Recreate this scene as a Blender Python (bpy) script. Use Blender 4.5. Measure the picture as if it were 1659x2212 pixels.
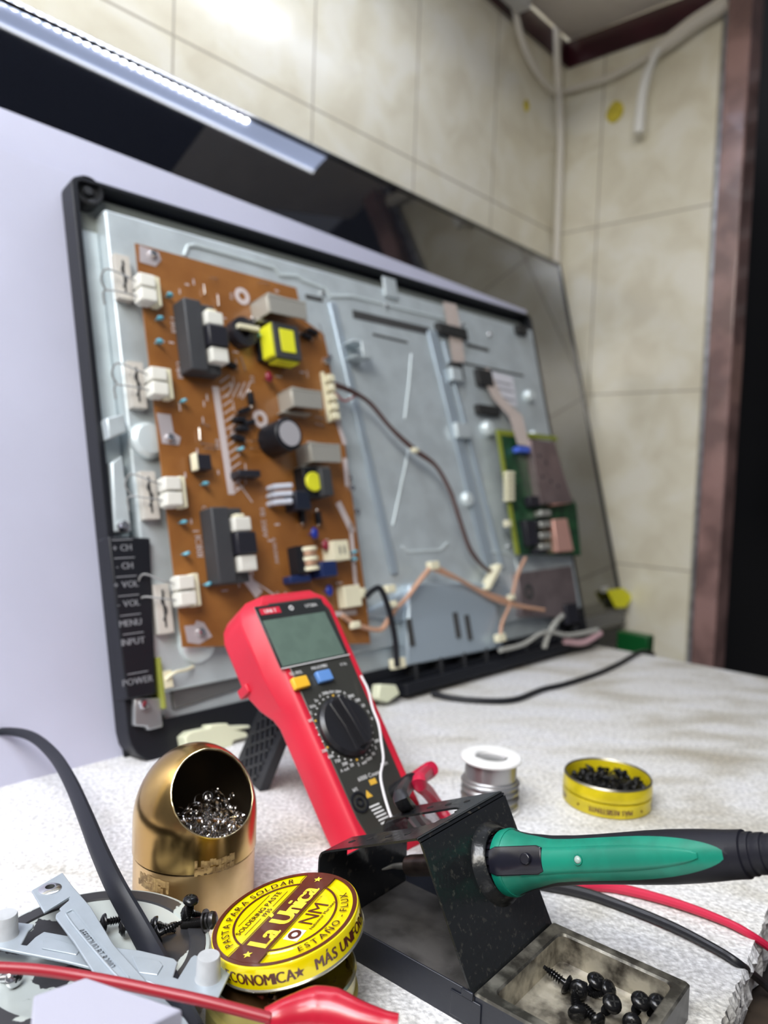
import bpy, bmesh, math, random
import numpy as np
from mathutils import Matrix, Vector
random.seed(7)
for o in list(bpy.data.objects): bpy.data.objects.remove(o, do_unlink=True)
SC = bpy.context.scene; COL = SC.collection
R = math.radians
# ------------------------------------------------------------------ camera
F = 1650.; H = .243; PIT = R(3.05); ROLL = R(2.06)
fw = np.array([0, math.cos(PIT), -math.sin(PIT)]); rr0 = np.array([1., 0, 0]); uu0 = np.array([0, math.sin(PIT), math.cos(PIT)])
rt = math.cos(ROLL)*rr0 + math.sin(ROLL)*uu0; up = -math.sin(ROLL)*rr0 + math.cos(ROLL)*uu0
EYE = np.array([0, 0, H])
cd = bpy.data.cameras.new('camera'); cam = bpy.data.objects.new('camera', cd); COL.objects.link(cam)
cam.matrix_world = Matrix(((rt[0], up[0], -fw[0], 0), (rt[1], up[1], -fw[1], 0), (rt[2], up[2], -fw[2], H), (0, 0, 0, 1)))
cd.sensor_fit = 'VERTICAL'; cd.sensor_height = 24; cd.lens = 24*F/2212; cd.clip_start = .01
cd.dof.use_dof = True; cd.dof.focus_distance = .36; cd.dof.aperture_fstop = 4.3
SC.camera = cam
# ------------------------------------------------------------------ light
w = bpy.data.worlds.new('world'); SC.world = w; w.use_nodes = True
w.node_tree.nodes['Background'].inputs[0].default_value = (.70, .74, .86, 1); w.node_tree.nodes['Background'].inputs[1].default_value = .15
def area(name, loc, target, sx, sy, power, col):
    l = bpy.data.lights.new(name, 'AREA'); l.shape = 'RECTANGLE'; l.size = sx; l.size_y = sy; l.energy = power; l.color = col
    o = bpy.data.objects.new(name, l); COL.objects.link(o); o.location = loc
    d = Vector(target)-Vector(loc); o.rotation_euler = d.to_track_quat('-Z', 'Y').to_euler(); return o
TL = Vector((math.sin(R(41.5)), math.cos(R(41.5)), 0)); NL = Vector((TL.y, -TL.x, 0))
LED_POWER = 250.       # radiance of each diode of the bench light (built below as a lamp)
area('room_lamp', (-.62, -.35, 1.75), (.12, .75, .2), 1.2, .9, 42, (.93, .95, 1))
area('wall_fill', (-.25, -.7, 1.25), (.42, 1.45, .75), .9, .5, 14, (1, .95, .84))  # added fill light to brighten the tiled walls, no real lamp there
SC.view_settings.view_transform = 'Standard'; SC.view_settings.look = 'None'; SC.view_settings.gamma = 1; SC.view_settings.use_curve_mapping = False
SC.view_settings.exposure = .40
# ------------------------------------------------------------------ sight lines to real planes
def ray(x, y): return fw + (x-829.5)/F*rt - (y-1106)/F*up
def onz(x, y, z=0.):
    d = ray(x, y); return Vector(EYE + d*(z-H)/d[2])
def onpl(x, y, o, n):
    d = ray(x, y); o = np.array(o); n = np.array(n); return Vector(EYE + d*(np.dot(o-EYE, n)/np.dot(d, n)))
def frame(o, x, y, z=None):
    x = Vector(x).normalized(); y = Vector(y).normalized(); z = x.cross(y).normalized()
    return Matrix(((x.x, y.x, z.x, o[0]), (x.y, y.y, z.y, o[1]), (x.z, y.z, z.z, o[2]), (0, 0, 0, 1)))
def zframe(o, z, hint=(1, 0, 0)):
    z = Vector(z).normalized(); h = Vector(hint)
    if abs(h.normalized().dot(z)) > .98: h = Vector((0, 1, 0))
    x = (h - z*h.dot(z)).normalized(); return frame(o, x, z.cross(x))
class Plane:                       # a thing's own local frame, with look-up of where a sight line meets it
    def __init__(s, M): s.M = M; s.I = M.inverted(); s.n = M.to_3x3() @ Vector((0, 0, 1))
    def at(s, px, py, z=0.):
        o = s.M @ Vector((0, 0, z)); p = s.I @ onpl(px, py, o, s.n); return Vector((p.x, p.y))
    def at3(s, px, py, z=0.): p = s.at(px, py, z); return Vector((p.x, p.y, z))
# ------------------------------------------------------------------ materials
MT = {}
def mat(name, col, rough=.5, metal=0., var=0., vscale=40., bump=0., bscale=200., spec=.5, col2=None, emit=0., trans=0., coat=0., alpha=1., thr=(.4, .6), det=4., sss=0.):
    if name in MT: return MT[name]
    m = bpy.data.materials.new(name); m.use_nodes = True; nt = m.node_tree; b = nt.nodes['Principled BSDF']
    b.inputs['Base Color'].default_value = (*col, 1); b.inputs['Roughness'].default_value = rough; b.inputs['Metallic'].default_value = metal
    b.inputs['Specular IOR Level'].default_value = spec; b.inputs['Transmission Weight'].default_value = trans; b.inputs['Coat Weight'].default_value = coat
    b.inputs['Alpha'].default_value = alpha
    if emit: b.inputs['Emission Color'].default_value = (*col, 1); b.inputs['Emission Strength'].default_value = emit
    if sss: b.inputs['Subsurface Weight'].default_value = sss; b.inputs['Subsurface Radius'].default_value = (.004, .004, .004)
    tc = nt.nodes.new('ShaderNodeTexCoord')
    nz = nt.nodes.new('ShaderNodeTexNoise'); nz.inputs['Scale'].default_value = vscale; nz.inputs['Detail'].default_value = det
    nt.links.new(tc.outputs['Object'], nz.inputs['Vector'])
    if col2 or var:
        rp = nt.nodes.new('ShaderNodeValToRGB'); rp.color_ramp.elements[0].position = thr[0]; rp.color_ramp.elements[1].position = thr[1]
        c2 = col2 or tuple(c*(1-var) for c in col)
        rp.color_ramp.elements[0].color = (*c2, 1); rp.color_ramp.elements[1].color = (*col, 1)
        nt.links.new(nz.outputs['Fac'], rp.inputs[0]); nt.links.new(rp.outputs[0], b.inputs['Base Color'])
    if bump:
        n2 = nt.nodes.new('ShaderNodeTexNoise'); n2.inputs['Scale'].default_value = bscale; nt.links.new(tc.outputs['Object'], n2.inputs['Vector'])
        bp = nt.nodes.new('ShaderNodeBump'); bp.inputs['Strength'].default_value = bump; bp.inputs['Distance'].default_value = .001
        nt.links.new(n2.outputs['Fac'], bp.inputs['Height']); nt.links.new(bp.outputs[0], b.inputs['Normal'])
    MT[name] = m; return m
def tile_mat():
    m = mat('beige_tile', (.66, .61, .50), .17); nt = m.node_tree; b = nt.nodes['Principled BSDF']
    tc = nt.nodes.new('ShaderNodeTexCoord'); mp = nt.nodes.new('ShaderNodeMapping'); nt.links.new(tc.outputs['Object'], mp.inputs[0]); mp.inputs['Location'].default_value = (0, .243*1.08-.243-.092*1.08, 0)
    br = nt.nodes.new('ShaderNodeTexBrick'); br.offset = 0; br.squash = 1; nt.links.new(mp.outputs[0], br.inputs['Vector'])
    br.inputs['Scale'].default_value = 1; br.inputs['Brick Width'].default_value = .205*1.08; br.inputs['Row Height'].default_value = .306*1.08; br.inputs['Mortar Size'].default_value = .0016; br.inputs['Mortar Smooth'].default_value = .2
    nz = nt.nodes.new('ShaderNodeTexNoise'); nz.inputs['Scale'].default_value = 13; nz.inputs['Detail'].default_value = 7; nz.inputs['Distortion'].default_value = .5; nt.links.new(tc.outputs['Object'], nz.inputs[0])
    rp = nt.nodes.new('ShaderNodeValToRGB'); e = rp.color_ramp.elements; e[0].position = .36; e[0].color = (.72, .67, .53, 1); e[1].position = .62; e[1].color = (.83, .80, .69, 1); x = e.new(.5); x.color = (.79, .75, .61, 1)
    nt.links.new(nz.outputs['Fac'], rp.inputs[0])
    mx = nt.nodes.new('ShaderNodeMix'); mx.data_type = 'RGBA'; nt.links.new(br.outputs['Fac'], mx.inputs[0]); nt.links.new(rp.outputs[0], mx.inputs[6]); mx.inputs[7].default_value = (.44, .40, .31, 1)
    nt.links.new(mx.outputs[2], b.inputs['Base Color'])
    bp = nt.nodes.new('ShaderNodeBump'); bp.inputs['Strength'].default_value = .6; bp.inputs['Distance'].default_value = .002; bp.invert = True
    nt.links.new(br.outputs['Fac'], bp.inputs['Height']); nt.links.new(bp.outputs[0], b.inputs['Normal']); return m
def foam_mat():
    m = mat('white_foam', (.8, .8, .8), .55, sss=0.); nt = m.node_tree; b = nt.nodes['Principled BSDF']; tc = nt.nodes.new('ShaderNodeTexCoord')
    def noise(sc, det=5, dist=0., vec=None):
        n = nt.nodes.new('ShaderNodeTexNoise'); n.inputs['Scale'].default_value = sc; n.inputs['Detail'].default_value = det; n.inputs['Distortion'].default_value = dist
        nt.links.new(vec or tc.outputs['Object'], n.inputs[0]); return n
    def ramp(src, stops):
        r_ = nt.nodes.new('ShaderNodeValToRGB'); e = r_.color_ramp.elements
        e[0].position, e[0].color = stops[0][0], (*stops[0][1], 1); e[1].position, e[1].color = stops[-1][0], (*stops[-1][1], 1)
        for p, c in stops[1:-1]: q = e.new(p); q.color = (*c, 1)
        nt.links.new(src, r_.inputs[0]); return r_
    mp = nt.nodes.new('ShaderNodeMapping'); mp.inputs['Rotation'].default_value = (0, 0, R(-50)); mp.inputs['Scale'].default_value = (1, 2.2, 1); nt.links.new(tc.outputs['Object'], mp.inputs[0])
    # grime gathers on the right-hand half of the board
    gx = nt.nodes.new('ShaderNodeSeparateXYZ'); nt.links.new(tc.outputs['Object'], gx.inputs[0])
    mr = nt.nodes.new('ShaderNodeMapRange'); mr.inputs[1].default_value = -.15; mr.inputs[2].default_value = .28; mr.inputs[3].default_value = -.10; mr.inputs[4].default_value = .06; nt.links.new(gx.outputs[0], mr.inputs[0])
    n1 = noise(9, 9, .4, mp.outputs[0]); ad = nt.nodes.new('ShaderNodeMath'); ad.operation = 'ADD'; nt.links.new(n1.outputs['Fac'], ad.inputs[0]); nt.links.new(mr.outputs[0], ad.inputs[1])
    r1 = ramp(ad.outputs[0], [(.40, (.83, .83, .85)), (.52, (.79, .78, .76)), (.62, (.66, .64, .59)), (.76, (.50, .46, .38))])
    vo = nt.nodes.new('ShaderNodeTexVoronoi'); vo.inputs['Scale'].default_value = 420; nt.links.new(tc.outputs['Object'], vo.inputs[0])
    r2 = ramp(vo.outputs['Distance'], [(.0, (1, 1, 1)), (.8, (.78, .78, .78))])
    n3 = noise(330, 3); r3 = ramp(n3.outputs['Fac'], [(.35, (.72, .72, .72)), (.62, (1.1, 1.1, 1.1))])
    def mul(a, c):
        x = nt.nodes.new('ShaderNodeMix'); x.data_type = 'RGBA'; x.blend_type = 'MULTIPLY'; x.inputs[0].default_value = 1; nt.links.new(a, x.inputs[6]); nt.links.new(c, x.inputs[7]); return x.outputs[2]
    nt.links.new(mul(mul(r1.outputs[0], r2.outputs[0]), r3.outputs[0]), b.inputs['Base Color'])
    bp = nt.nodes.new('ShaderNodeBump'); bp.inputs['Strength'].default_value = .6; bp.inputs['Distance'].default_value = .0012; nt.links.new(n3.outputs['Fac'], bp.inputs['Height'])
    bp2 = nt.nodes.new('ShaderNodeBump'); bp2.inputs['Strength'].default_value = .5; bp2.inputs['Distance'].default_value = .0008; bp2.invert = True; nt.links.new(vo.outputs['Distance'], bp2.inputs['Height']); nt.links.new(bp.outputs[0], bp2.inputs['Normal'])
    nt.links.new(bp2.outputs[0], b.inputs['Normal']); return m
# ------------------------------------------------------------------ mesh builder
def smooth(pts, n=6):
    pts = [Vector(p) for p in pts]; out = []
    P = [pts[0]*2-pts[1]] + pts + [pts[-1]*2-pts[-2]]
    for i in range(1, len(P)-2):
        for k in range(n):
            t = k/n; a, b, c, d = P[i-1], P[i], P[i+1], P[i+2]
            out.append(.5*((2*b)+(c-a)*t+(2*a-5*b+4*c-d)*t*t+(3*b-a-3*c+d)*t**3))
    out.append(pts[-1]); return out
class MB:
    def __init__(s): s.v = []; s.f = []; s.mi = []
    def add(s, vs, fs, m=0, M=None):
        k = len(s.v); s.v += [(M @ Vector(v)) if M else Vector(v) for v in vs]
        for f in fs: s.f.append([i+k for i in f]); s.mi.append(m)
        return s
    def box(s, x0, x1, y0, y1, z0, z1, m=0, M=None):
        return s.add([(x0, y0, z0), (x1, y0, z0), (x1, y1, z0), (x0, y1, z0), (x0, y0, z1), (x1, y0, z1), (x1, y1, z1), (x0, y1, z1)],
                     [(3, 2, 1, 0), (4, 5, 6, 7), (0, 1, 5, 4), (1, 2, 6, 5), (2, 3, 7, 6), (3, 0, 4, 7)], m, M)
    def cbox(s, c, d, m=0, M=None): return s.box(c[0]-d[0]/2, c[0]+d[0]/2, c[1]-d[1]/2, c[1]+d[1]/2, c[2]-d[2]/2, c[2]+d[2]/2, m, M)
    def prism(s, poly, z0, z1, m=0, M=None):
        n = len(poly); A = sum(poly[i][0]*poly[(i+1) % n][1]-poly[(i+1) % n][0]*poly[i][1] for i in range(n))
        if A < 0: poly = poly[::-1]
        return s.add([(p[0], p[1], z0) for p in poly]+[(p[0], p[1], z1) for p in poly],
                     [list(range(n))[::-1], list(range(n, 2*n))]+[(i, (i+1) % n, n+(i+1) % n, n+i) for i in range(n)], m, M)
    def slab(s, poly, hole, z0, z1, m=0, M=None):      # plate with one hole (same vertex count, matched)
        n = len(poly); V = [(p[0], p[1], z) for z in (z0, z1) for q in (poly, hole) for p in q]; f = []
        for i in range(n):
            j = (i+1) % n
            f += [(2*n+i, 2*n+j, 3*n+j, 3*n+i), (j, i, n+i, n+j), (i, j, 2*n+j, 2*n+i), (n+j, n+i, 3*n+i, 3*n+j)]
        return s.add(V, f, m, M)
    def lathe(s, prof, seg=32, m=0, M=None, closed=False):
        V = []; f = []; n = len(prof)
        for (r_, z) in prof:
            for i in range(seg): a = 2*math.pi*i/seg; V.append((r_*math.cos(a), r_*math.sin(a), z))
        for j in range(n-1 if not closed else n):
            for i in range(seg):
                a, b = j*seg+i, j*seg+(i+1) % seg; c, d = ((j+1) % n)*seg+(i+1) % seg, ((j+1) % n)*seg+i
                f.append((a, b, c, d))
        if not closed:
            if prof[0][0] > 1e-7: f.append(list(range(seg))[::-1])
            if prof[-1][0] > 1e-7: f.append([(n-1)*seg+i for i in range(seg)])
        return s.add(V, f, m, M)
    def cyl(s, p0, p1, r0, r1=None, seg=20, m=0):
        p0 = Vector(p0); p1 = Vector(p1); L = (p1-p0).length
        return s.lathe([(r0, 0), (r1 if r1 is not None else r0, L)], seg, m, zframe(p0, p1-p0))
    def tube(s, pts, rad, seg=8, m=0, sm=6, flat=1.):
        pts = smooth(pts, sm) if sm else [Vector(p) for p in pts]; n = len(pts)
        if not hasattr(rad, '__len__'): rad = [rad]
        V = []; f = []; prev = None
        for i, p in enumerate(pts):
            t = (pts[min(i+1, n-1)]-pts[max(i-1, 0)])
            t = t.normalized() if t.length > 1e-9 else Vector((0, 0, 1))
            if prev is None: prev = t.orthogonal()
            x = prev-t*prev.dot(t)
            x = x.normalized() if x.length > 1e-6 else t.orthogonal().normalized()
            prev = x; y = t.cross(x)
            q = i/(n-1)*(len(rad)-1); a = int(min(q, len(rad)-1)); b = min(a+1, len(rad)-1); r_ = rad[a]+(rad[b]-rad[a])*(q-a)
            for k in range(seg): an = 2*math.pi*k/seg; V.append(p+x*math.cos(an)*r_+y*math.sin(an)*r_*flat)
        for i in range(n-1):
            for k in range(seg): f.append((i*seg+k, i*seg+(k+1) % seg, (i+1)*seg+(k+1) % seg, (i+1)*seg+k))
        f += [list(range(seg))[::-1], [(n-1)*seg+k for k in range(seg)]]
        return s.add(V, f, m)
    def ball(s, c, r_, seg=14, m=0, sc=(1, 1, 1), M=None):
        T = Matrix.Translation(c) @ Matrix.Diagonal((*sc, 1)); T = M @ T if M else T
        n = seg//2
        return s.lathe([(max(r_*math.sin(math.pi*i/n), 1e-8), -r_*math.cos(math.pi*i/n)) for i in range(n+1)], seg, m, T)
    def split(s, name, mats, parent=None, bevel=0.):
        # every separate piece becomes an object of its own
        par = list(range(len(s.v)))
        def fd(i):
            while par[i] != i: par[i] = par[par[i]]; i = par[i]
            return i
        for f in s.f:
            for i in f[1:]: par[fd(i)] = fd(f[0])
        g = {}
        for f, m in zip(s.f, s.mi): g.setdefault(fd(f[0]), []).append((f, m))
        out = []
        for k in g:
            ix = sorted({i for f, _ in g[k] for i in f}); mp_ = {a: b for b, a in enumerate(ix)}
            q = MB(); q.v = [s.v[i] for i in ix]; q.f = [[mp_[i] for i in f] for f, _ in g[k]]; q.mi = [m for _, m in g[k]]
            out.append(q.build(name, mats, parent, bevel))
        return out
    def build(s, name, mats, parent=None, bevel=0., ang=35, M=None, seg=2):
        me = bpy.data.meshes.new(name); me.from_pydata([tuple(v) for v in s.v], [], s.f)
        for k in (mats if isinstance(mats, (list, tuple)) else [mats]): me.materials.append(k)
        me.polygons.foreach_set('material_index', s.mi); me.polygons.foreach_set('use_smooth', [True]*len(s.f))
        bm = bmesh.new(); bm.from_mesh(me); bmesh.ops.remove_doubles(bm, verts=bm.verts, dist=1e-7); bmesh.ops.recalc_face_normals(bm, faces=bm.faces); bm.to_mesh(me); bm.free()
        me.set_sharp_from_angle(angle=R(ang)); me.update()
        o = bpy.data.objects.new(name, me); COL.objects.link(o)
        if parent: o.parent = parent
        if M: o.matrix_local = M
        if bevel:
            b = o.modifiers.new('bevel', 'BEVEL'); b.width = bevel; b.segments = seg; b.limit_method = 'ANGLE'; b.angle_limit = R(30); b.harden_normals = False
        return o
def tag(o, label, cat, group=None, kind=None):
    o['label'] = label; o['category'] = cat
    if group: o['group'] = group
    if kind: o['kind'] = kind
    return o
def struct(o, label=None):
    o['kind'] = 'structure'
    if label: o['label'] = label
    return o
def thing(name, M, label, cat, group=None):
    o = bpy.data.objects.new(name, None); COL.objects.link(o); o.empty_display_size = .01
    o.matrix_world = M if isinstance(M, Matrix) else Matrix.Translation(M)
    return tag(o, label, cat, group)
def copy_tree(o, parent=None):
    c = o.copy(); COL.objects.link(c)
    if parent: c.parent = parent
    for ch in o.children: copy_tree(ch, c)
    return c
# text as mesh data, using the built-in lettering
_tc = {}
def glyph(ch):
    if ch in _tc: return _tc[ch]
    cu = bpy.data.curves.new('g', 'FONT'); cu.body = ch; cu.size = 1; cu.resolution_u = 3; ob = bpy.data.objects.new('g', cu); COL.objects.link(ob)
    dg = bpy.context.evaluated_depsgraph_get(); dg.update(); me = bpy.data.meshes.new_from_object(ob.evaluated_get(dg))
    vs = [Vector((v.co.x, v.co.y, 0)) for v in me.vertices]; fs = [list(p.vertices) for p in me.polygons]
    bpy.data.objects.remove(ob); bpy.data.meshes.remove(me); bpy.data.curves.remove(cu)
    x = [v.x for v in vs] or [0, .3]; r_ = (vs, fs, min(x), max(x)); _tc[ch] = r_; return r_
def text(mb, st, M, size, m=0, sx=1., gap=.10, align=0, bold=0., mapf=None, z=0., it=0., skipz=False):
    """line of letters in the XY plane of M; mapf bends (x, y) -> point; align 0 centre, -1 left"""
    xs = []; x = 0
    for ch in st:
        if ch == ' ': xs.append(None); x += .32*sx; continue
        g = glyph(ch); xs.append(x); x += (g[3]-g[2])*sx+gap
    tot = x-gap; off = -tot/2 if align == 0 else 0
    for rep in ([0] if not bold else [-bold, 0, bold]):
        for ch, x0 in zip(st, xs):
            if x0 is None: continue
            vs, fs, a, b = glyph(ch); V = []
            for v in vs:
                X = ((v.x-a)*sx+x0+off+rep+it*v.y)*size; Y = (v.y-.35)*size
                p = mapf(X, Y) if mapf else Vector((X, Y, 0)); V.append(Vector((p[0], p[1], (p[2] if len(p) > 2 else 0)+z+abs(rep)*size*.02)))
            mb.add(V, fs, m, M)
    return mb
# ------------------------------------------------------------------ shared materials
black_plastic = mat('black_plastic', (.010, .011, .015), .42, spec=.32)
dark_plastic = mat('dark_grey_plastic', (.02, .021, .024), .45, spec=.35)
steel = mat('zinc_steel', (.60, .67, .70), .42, .35, var=.12, vscale=30)
steel_hi = mat('pale_zinc_steel', (.72, .8, .82), .35, .3)
chrome = mat('bright_steel', (.75, .75, .76), .2, 1)
white_pl = mat('white_plastic', (.80, .79, .72), .4)
cream_pl = mat('cream_plastic', (.80, .76, .56), .45)
blk_screw = mat('black_oxide_steel', (.012, .012, .013), .22, .55)
# ================================================================== THE ROOM
G = 1.08; K = Vector((.311, 1.479, 0))*G; Q = Vector((.529, 1.286, 0))*G
def ZG(z): return H+G*(z-H)
WR = (Q-K).normalized(); NR = Vector((-.663, -.749, 0)).normalized()
tile = tile_mat()
zb, zt = -.45, 1.40
ML = frame((K.x, K.y, 0), -TL, (0, 0, 1))           # local x runs away from the corner, y up, z into the masonry
MR = frame((Q.x, Q.y, 0), -WR, (0, 0, 1))
o = MB().box(.185*G, 2.4, zb, zt, 0, .05).build('wall_left', tile); o.matrix_world = ML @ Matrix.Translation((-.185*G, 0, 0)); struct(o)
o = MB().box(-.006*G-.0, .30*G, zb, zt, 0, .05).build('wall_right', tile); o.matrix_world = MR @ Matrix.Translation((.006*G, 0, 0)); struct(o)
SL = SR = -1
maroon = mat('maroon_paint', (.045, .006, .014), .35, var=.3, vscale=12)
board = mat('ceiling_board', (.80, .74, .68), .6, var=.12, vscale=6)
o = MB().box(0, 2.2, ZG(1.014), ZG(1.055), min(0, SL*.006), max(0, SL*.006)).build('trim_1', maroon, M=None); o.matrix_world = ML; struct(o)
o = MB().box(-.01, .285*G, ZG(1.008), ZG(1.055), min(0, SR*.006), max(0, SR*.006)).build('trim_2', maroon); o.matrix_world = MR; struct(o)
bd = MB().prism([(K+NL*.02-TL*.02).to_2d(), (Q+NR*.03+WR*.12).to_2d(), (Q-TL*.50+WR*.25).to_2d(), (K-TL*.52+NL*.02).to_2d()], ZG(1.047), ZG(1.07))
struct(bd.build('ceiling', board))
struct(MB().prism([(K-TL*.525+NL*.02).to_2d(), (Q-TL*.505+WR*.25).to_2d(), (Q-TL*1.5+WR*.45).to_2d(), (K-TL*1.7+NL*.02).to_2d()], ZG(1.052), ZG(1.075)).build('unseen_board', mat('unseen_dark_board', (.012, .013, .02), .7)))  # unseen dark board, added so the big screen reflects no pale ceiling
# door opening to the right of the tiled return
jm = MB(); J = Q
strip_m = mat('grey_metal_strip', (.50, .52, .58), .3, .6, var=.35, vscale=60, bump=.3, bscale=90)
o = MB().box(-.018, .001, -.45, 1.4, -.012, .006).build('trim_3', strip_m, bevel=.002); o.matrix_world = MR; struct(o)
jamb_m = mat('scuffed_brown_paint', (.33, .20, .185), .28, var=.45, vscale=14, coat=.4, bump=.3, bscale=30)
o = MB().box(-.058, -.018, -.45, 1.4, -.05, .012).build('trim_4', jamb_m, bevel=.003); o.matrix_world = MR; struct(o)
# near-black wall: the unlit doorway's darkness is put into its colour
dk = mat('doorway_darkness', (.004, .004, .006), .8)
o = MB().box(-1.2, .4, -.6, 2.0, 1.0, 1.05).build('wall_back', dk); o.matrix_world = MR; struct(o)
lint = mat('brick_red_paint', (.20, .105, .075), .6, var=.2, vscale=20)
shz = (.18, .28)
shelf_m = mat('blue_black_shelving', (.018, .02, .03), .5, var=.4, vscale=9)
sh = thing('storage_rack', MR @ Matrix.Translation((-.2, 0, shz[0])), 'dark blue-black rack with horizontal bars in the doorway above the pinkish block', 'rack')
for k in range(7): MB().box(-.25, .12, .57+.075*k, .598+.075*k, 0, .06).build('shelf', shelf_m, sh, bevel=.003)
for x in (-.24, .1): MB().box(x, x+.02, .5, 1.2, .0, .05).build('post', shelf_m, sh)
bk = thing('brick_pier', MR @ Matrix.Translation((-.2, 0, shz[0])), 'reddish brown block with pale pink courses hanging over the black doorway', 'brickwork')
MB().box(-.25, .115, .40, .52, 0, .05).build('pier', lint, bk, bevel=.004)
pk = mat('pale_pink_brick', (.36, .25, .23), .6)
for k in range(3): MB().box(.075, .112, .408+.04*k, .436+.04*k, .05, .058).build('brick', pk, bk, bevel=.004)
# bench under the foam
bench_m = mat('worn_bench_wood', (.07, .05, .035), .55, col2=(.015, .012, .012), vscale=22, bump=.6, bscale=60)
be = thing('workbench', (0, 0, -.06), 'dark worn wooden workbench top under the white foam board', 'workbench')
MB().prism([(-1.1, -.2), (.9, -.2), (.9, .72), (.56, 1.04), (.36, 1.215), (-.38, .48), (-1.1, .3)], -.04, .03).build('top', bench_m, be, bevel=.003)
for p in ((-.35, 0), (.8, 0), (.75, .6)): MB().box(p[0]-.03, p[0]+.03, p[1]-.03, p[1]+.03, -.8, -.04).build('leg', bench_m, be)
struct(MB().box(-3, 3, -3, 3, -.90, -.86).build('floor', mat('dark_floor', (.06, .055, .05), .7, var=.3, vscale=5)))
# foam board with crumbled right-hand edge
rng = random.Random(3)
fo = [onz(1290, 1395).to_2d(), onz(1400, 1415).to_2d(), onz(1659, 1465).to_2d(), Vector((.62, .84)), Vector((.50, .70)), Vector((.36, .565))]
edge = [(.300, .515), (.262, .467), (.2295, .428), (.213, .404), (.196, .382), (.186, .367), (.178, .357), (.168, .343), (.158, .329), (.145, .306), (.12, .27), (.08, .2)]
pts = []
for a, b in zip(edge[:-1], edge[1:]):
    for k in range(7):
        t = k/7; pts.append(Vector((a[0]+(b[0]-a[0])*t+rng.uniform(-.0007, .0007), a[1]+(b[1]-a[1])*t+rng.uniform(-.0007, .0007))))
fo += pts+[Vector((.05, .1)), Vector((-.9, .1)), Vector((-.9, .2)), Vector((-.50, .33))]
bl = onz(284, 1655)
fo += [Vector(bl.to_2d())+Vector((-.30, -.20)), Vector((.17, 1.02))]
fo = [Vector((p[0], p[1])) for p in fo]
fb = MB(); n = len(fo); fm = foam_mat()
zl_ = [0, -.004, -.012, -.020, -.028]
cen = Vector((-.05, .5))
for j, z in enumerate(zl_):
    for i, p in enumerate(fo):
        k = 0 if j == 0 else rng.uniform(-.0014, .0016)+(.001 if j in (1, 3) else 0)
        fb.v.append(Vector((p.x+k, p.y-k, z)))
for j in range(len(zl_)-1):
    for i in range(n): fb.f.append([j*n+i, j*n+(i+1) % n, (j+1)*n+(i+1) % n, (j+1)*n+i]); fb.mi.append(0)
fb.f.append(list(range(n))[::-1]); fb.mi.append(0); fb.f.append([(len(zl_)-1)*n+i for i in range(n)]); fb.mi.append(0)
tag(fb.build('foam_board', fm, ang=25), 'white grime-stained foam board covering the bench, crumbled along its right edge', 'foam board')
# ================================================================== BENCH LIGHT (LED batten under the ceiling board)
LC = K-TL*.345+NL*.248+Vector((0, 0, 1.0))
LM = frame(LC, -TL, NL)          # x away from the corner, y into the room, z down?
if (LM.to_3x3() @ Vector((0, 0, 1))).z > 0: dz = -1
else: dz = 1
lamp = thing('led_light_bar', LM, 'long white LED light bar with a row of diodes above the bench', 'light')
MB().box(0, 1.25, -.014, .040, -dz*.022, -dz*.002).build('housing', mat('white_lamp_housing', (.7, .74, .8), .4), lamp, bevel=.003)
MB().box(.0, 1.25, -.010, .035, -dz*.002, dz*.0005).build('reflector', mat('self_lit_reflector', (.60, .70, 1.), .3, emit=2.2), lamp)  # emission stands in for diode light falling on the reflector
MB().box(.0, 1.25, .034, .0365, -dz*.002, dz*.004).build('edge_trim', mat('self_lit_edge', (.9, .92, .95), .3, emit=5), lamp)  # glow put into the material in place of diode light on the edge
MB().box(.002, .006, .0, .04, -dz*.03, -dz*.022).build('bracket', steel, lamp)
led0 = MB().box(-.0028, .0028, -.0028, .0028, 0, dz*.0015).build('led', mat('led_diode', (.93, .96, 1.), .5, emit=LED_POWER), lamp)
led0.location = (.20, .0, dz*.0006)
for k in range(1, 70):
    c = led0.copy(); COL.objects.link(c); c.location = (.20+.0150*k, .0, dz*.0006)
# ================================================================== CORNER PIPE, CABLES, STICKERS
wpipe = mat('white_cable_sheath', (.72, .68, .60), .45)
cp = MB(); cpts = [onpl(px, py, K+NL*.012, NL) for px, py in ((1204, 20), (1203, 100), (1206, 190), (1211, 290), (1208, 400), (1204, 520), (1202, 640), (1200, 800), (1200, 1000))]
cp.tube(cpts, .0075, 10)
tag(cp.build('conduit_pipe', wpipe), 'slim white conduit running down the corner of the tiled walls', 'pipe')
def wallR(px, py, d=.01): return onpl(px, py, Q+NR*d, NR)
def wallL(px, py, d=.01): return onpl(px, py, K+NL*d, NL)
t_ = MB().tube([wallL(*q, .014) for q in ((1111, 15), (1118, 50), (1130, 95), (1150, 140), (1175, 178), (1196, 196))], .006, 8)
tag(t_.build('cable', wpipe), 'pale cable hanging from the white junction box to the corner conduit', 'cable')
t_ = MB().tube([wallR(*q, .016) for q in ((1216, 198), (1262, 184), (1310, 170), (1360, 145), (1400, 122))], .006, 8)
tag(t_.build('cable', wpipe), 'pale cable drooping from the corner conduit towards the thick cable bundle', 'cable')
t_ = MB().tube([wallR(*q, .02) for q in ((1572, 2), (1545, 22), (1500, 50), (1460, 80), (1425, 105), (1402, 125))], [.016, .014, .014, .014, .013, .010], 10)
tag(t_.build('cable_bundle', wpipe), 'thick pale cable bundle slanting down from the top right over the maroon band', 'cable')
t_ = MB().tube([wallR(*q, .03) for q in ((1424, 105), (1408, 135), (1396, 170), (1388, 205), (1384, 240), (1379, 288))], [.006, .0075, .009, .0095, .0095, .0105], 10)
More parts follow.
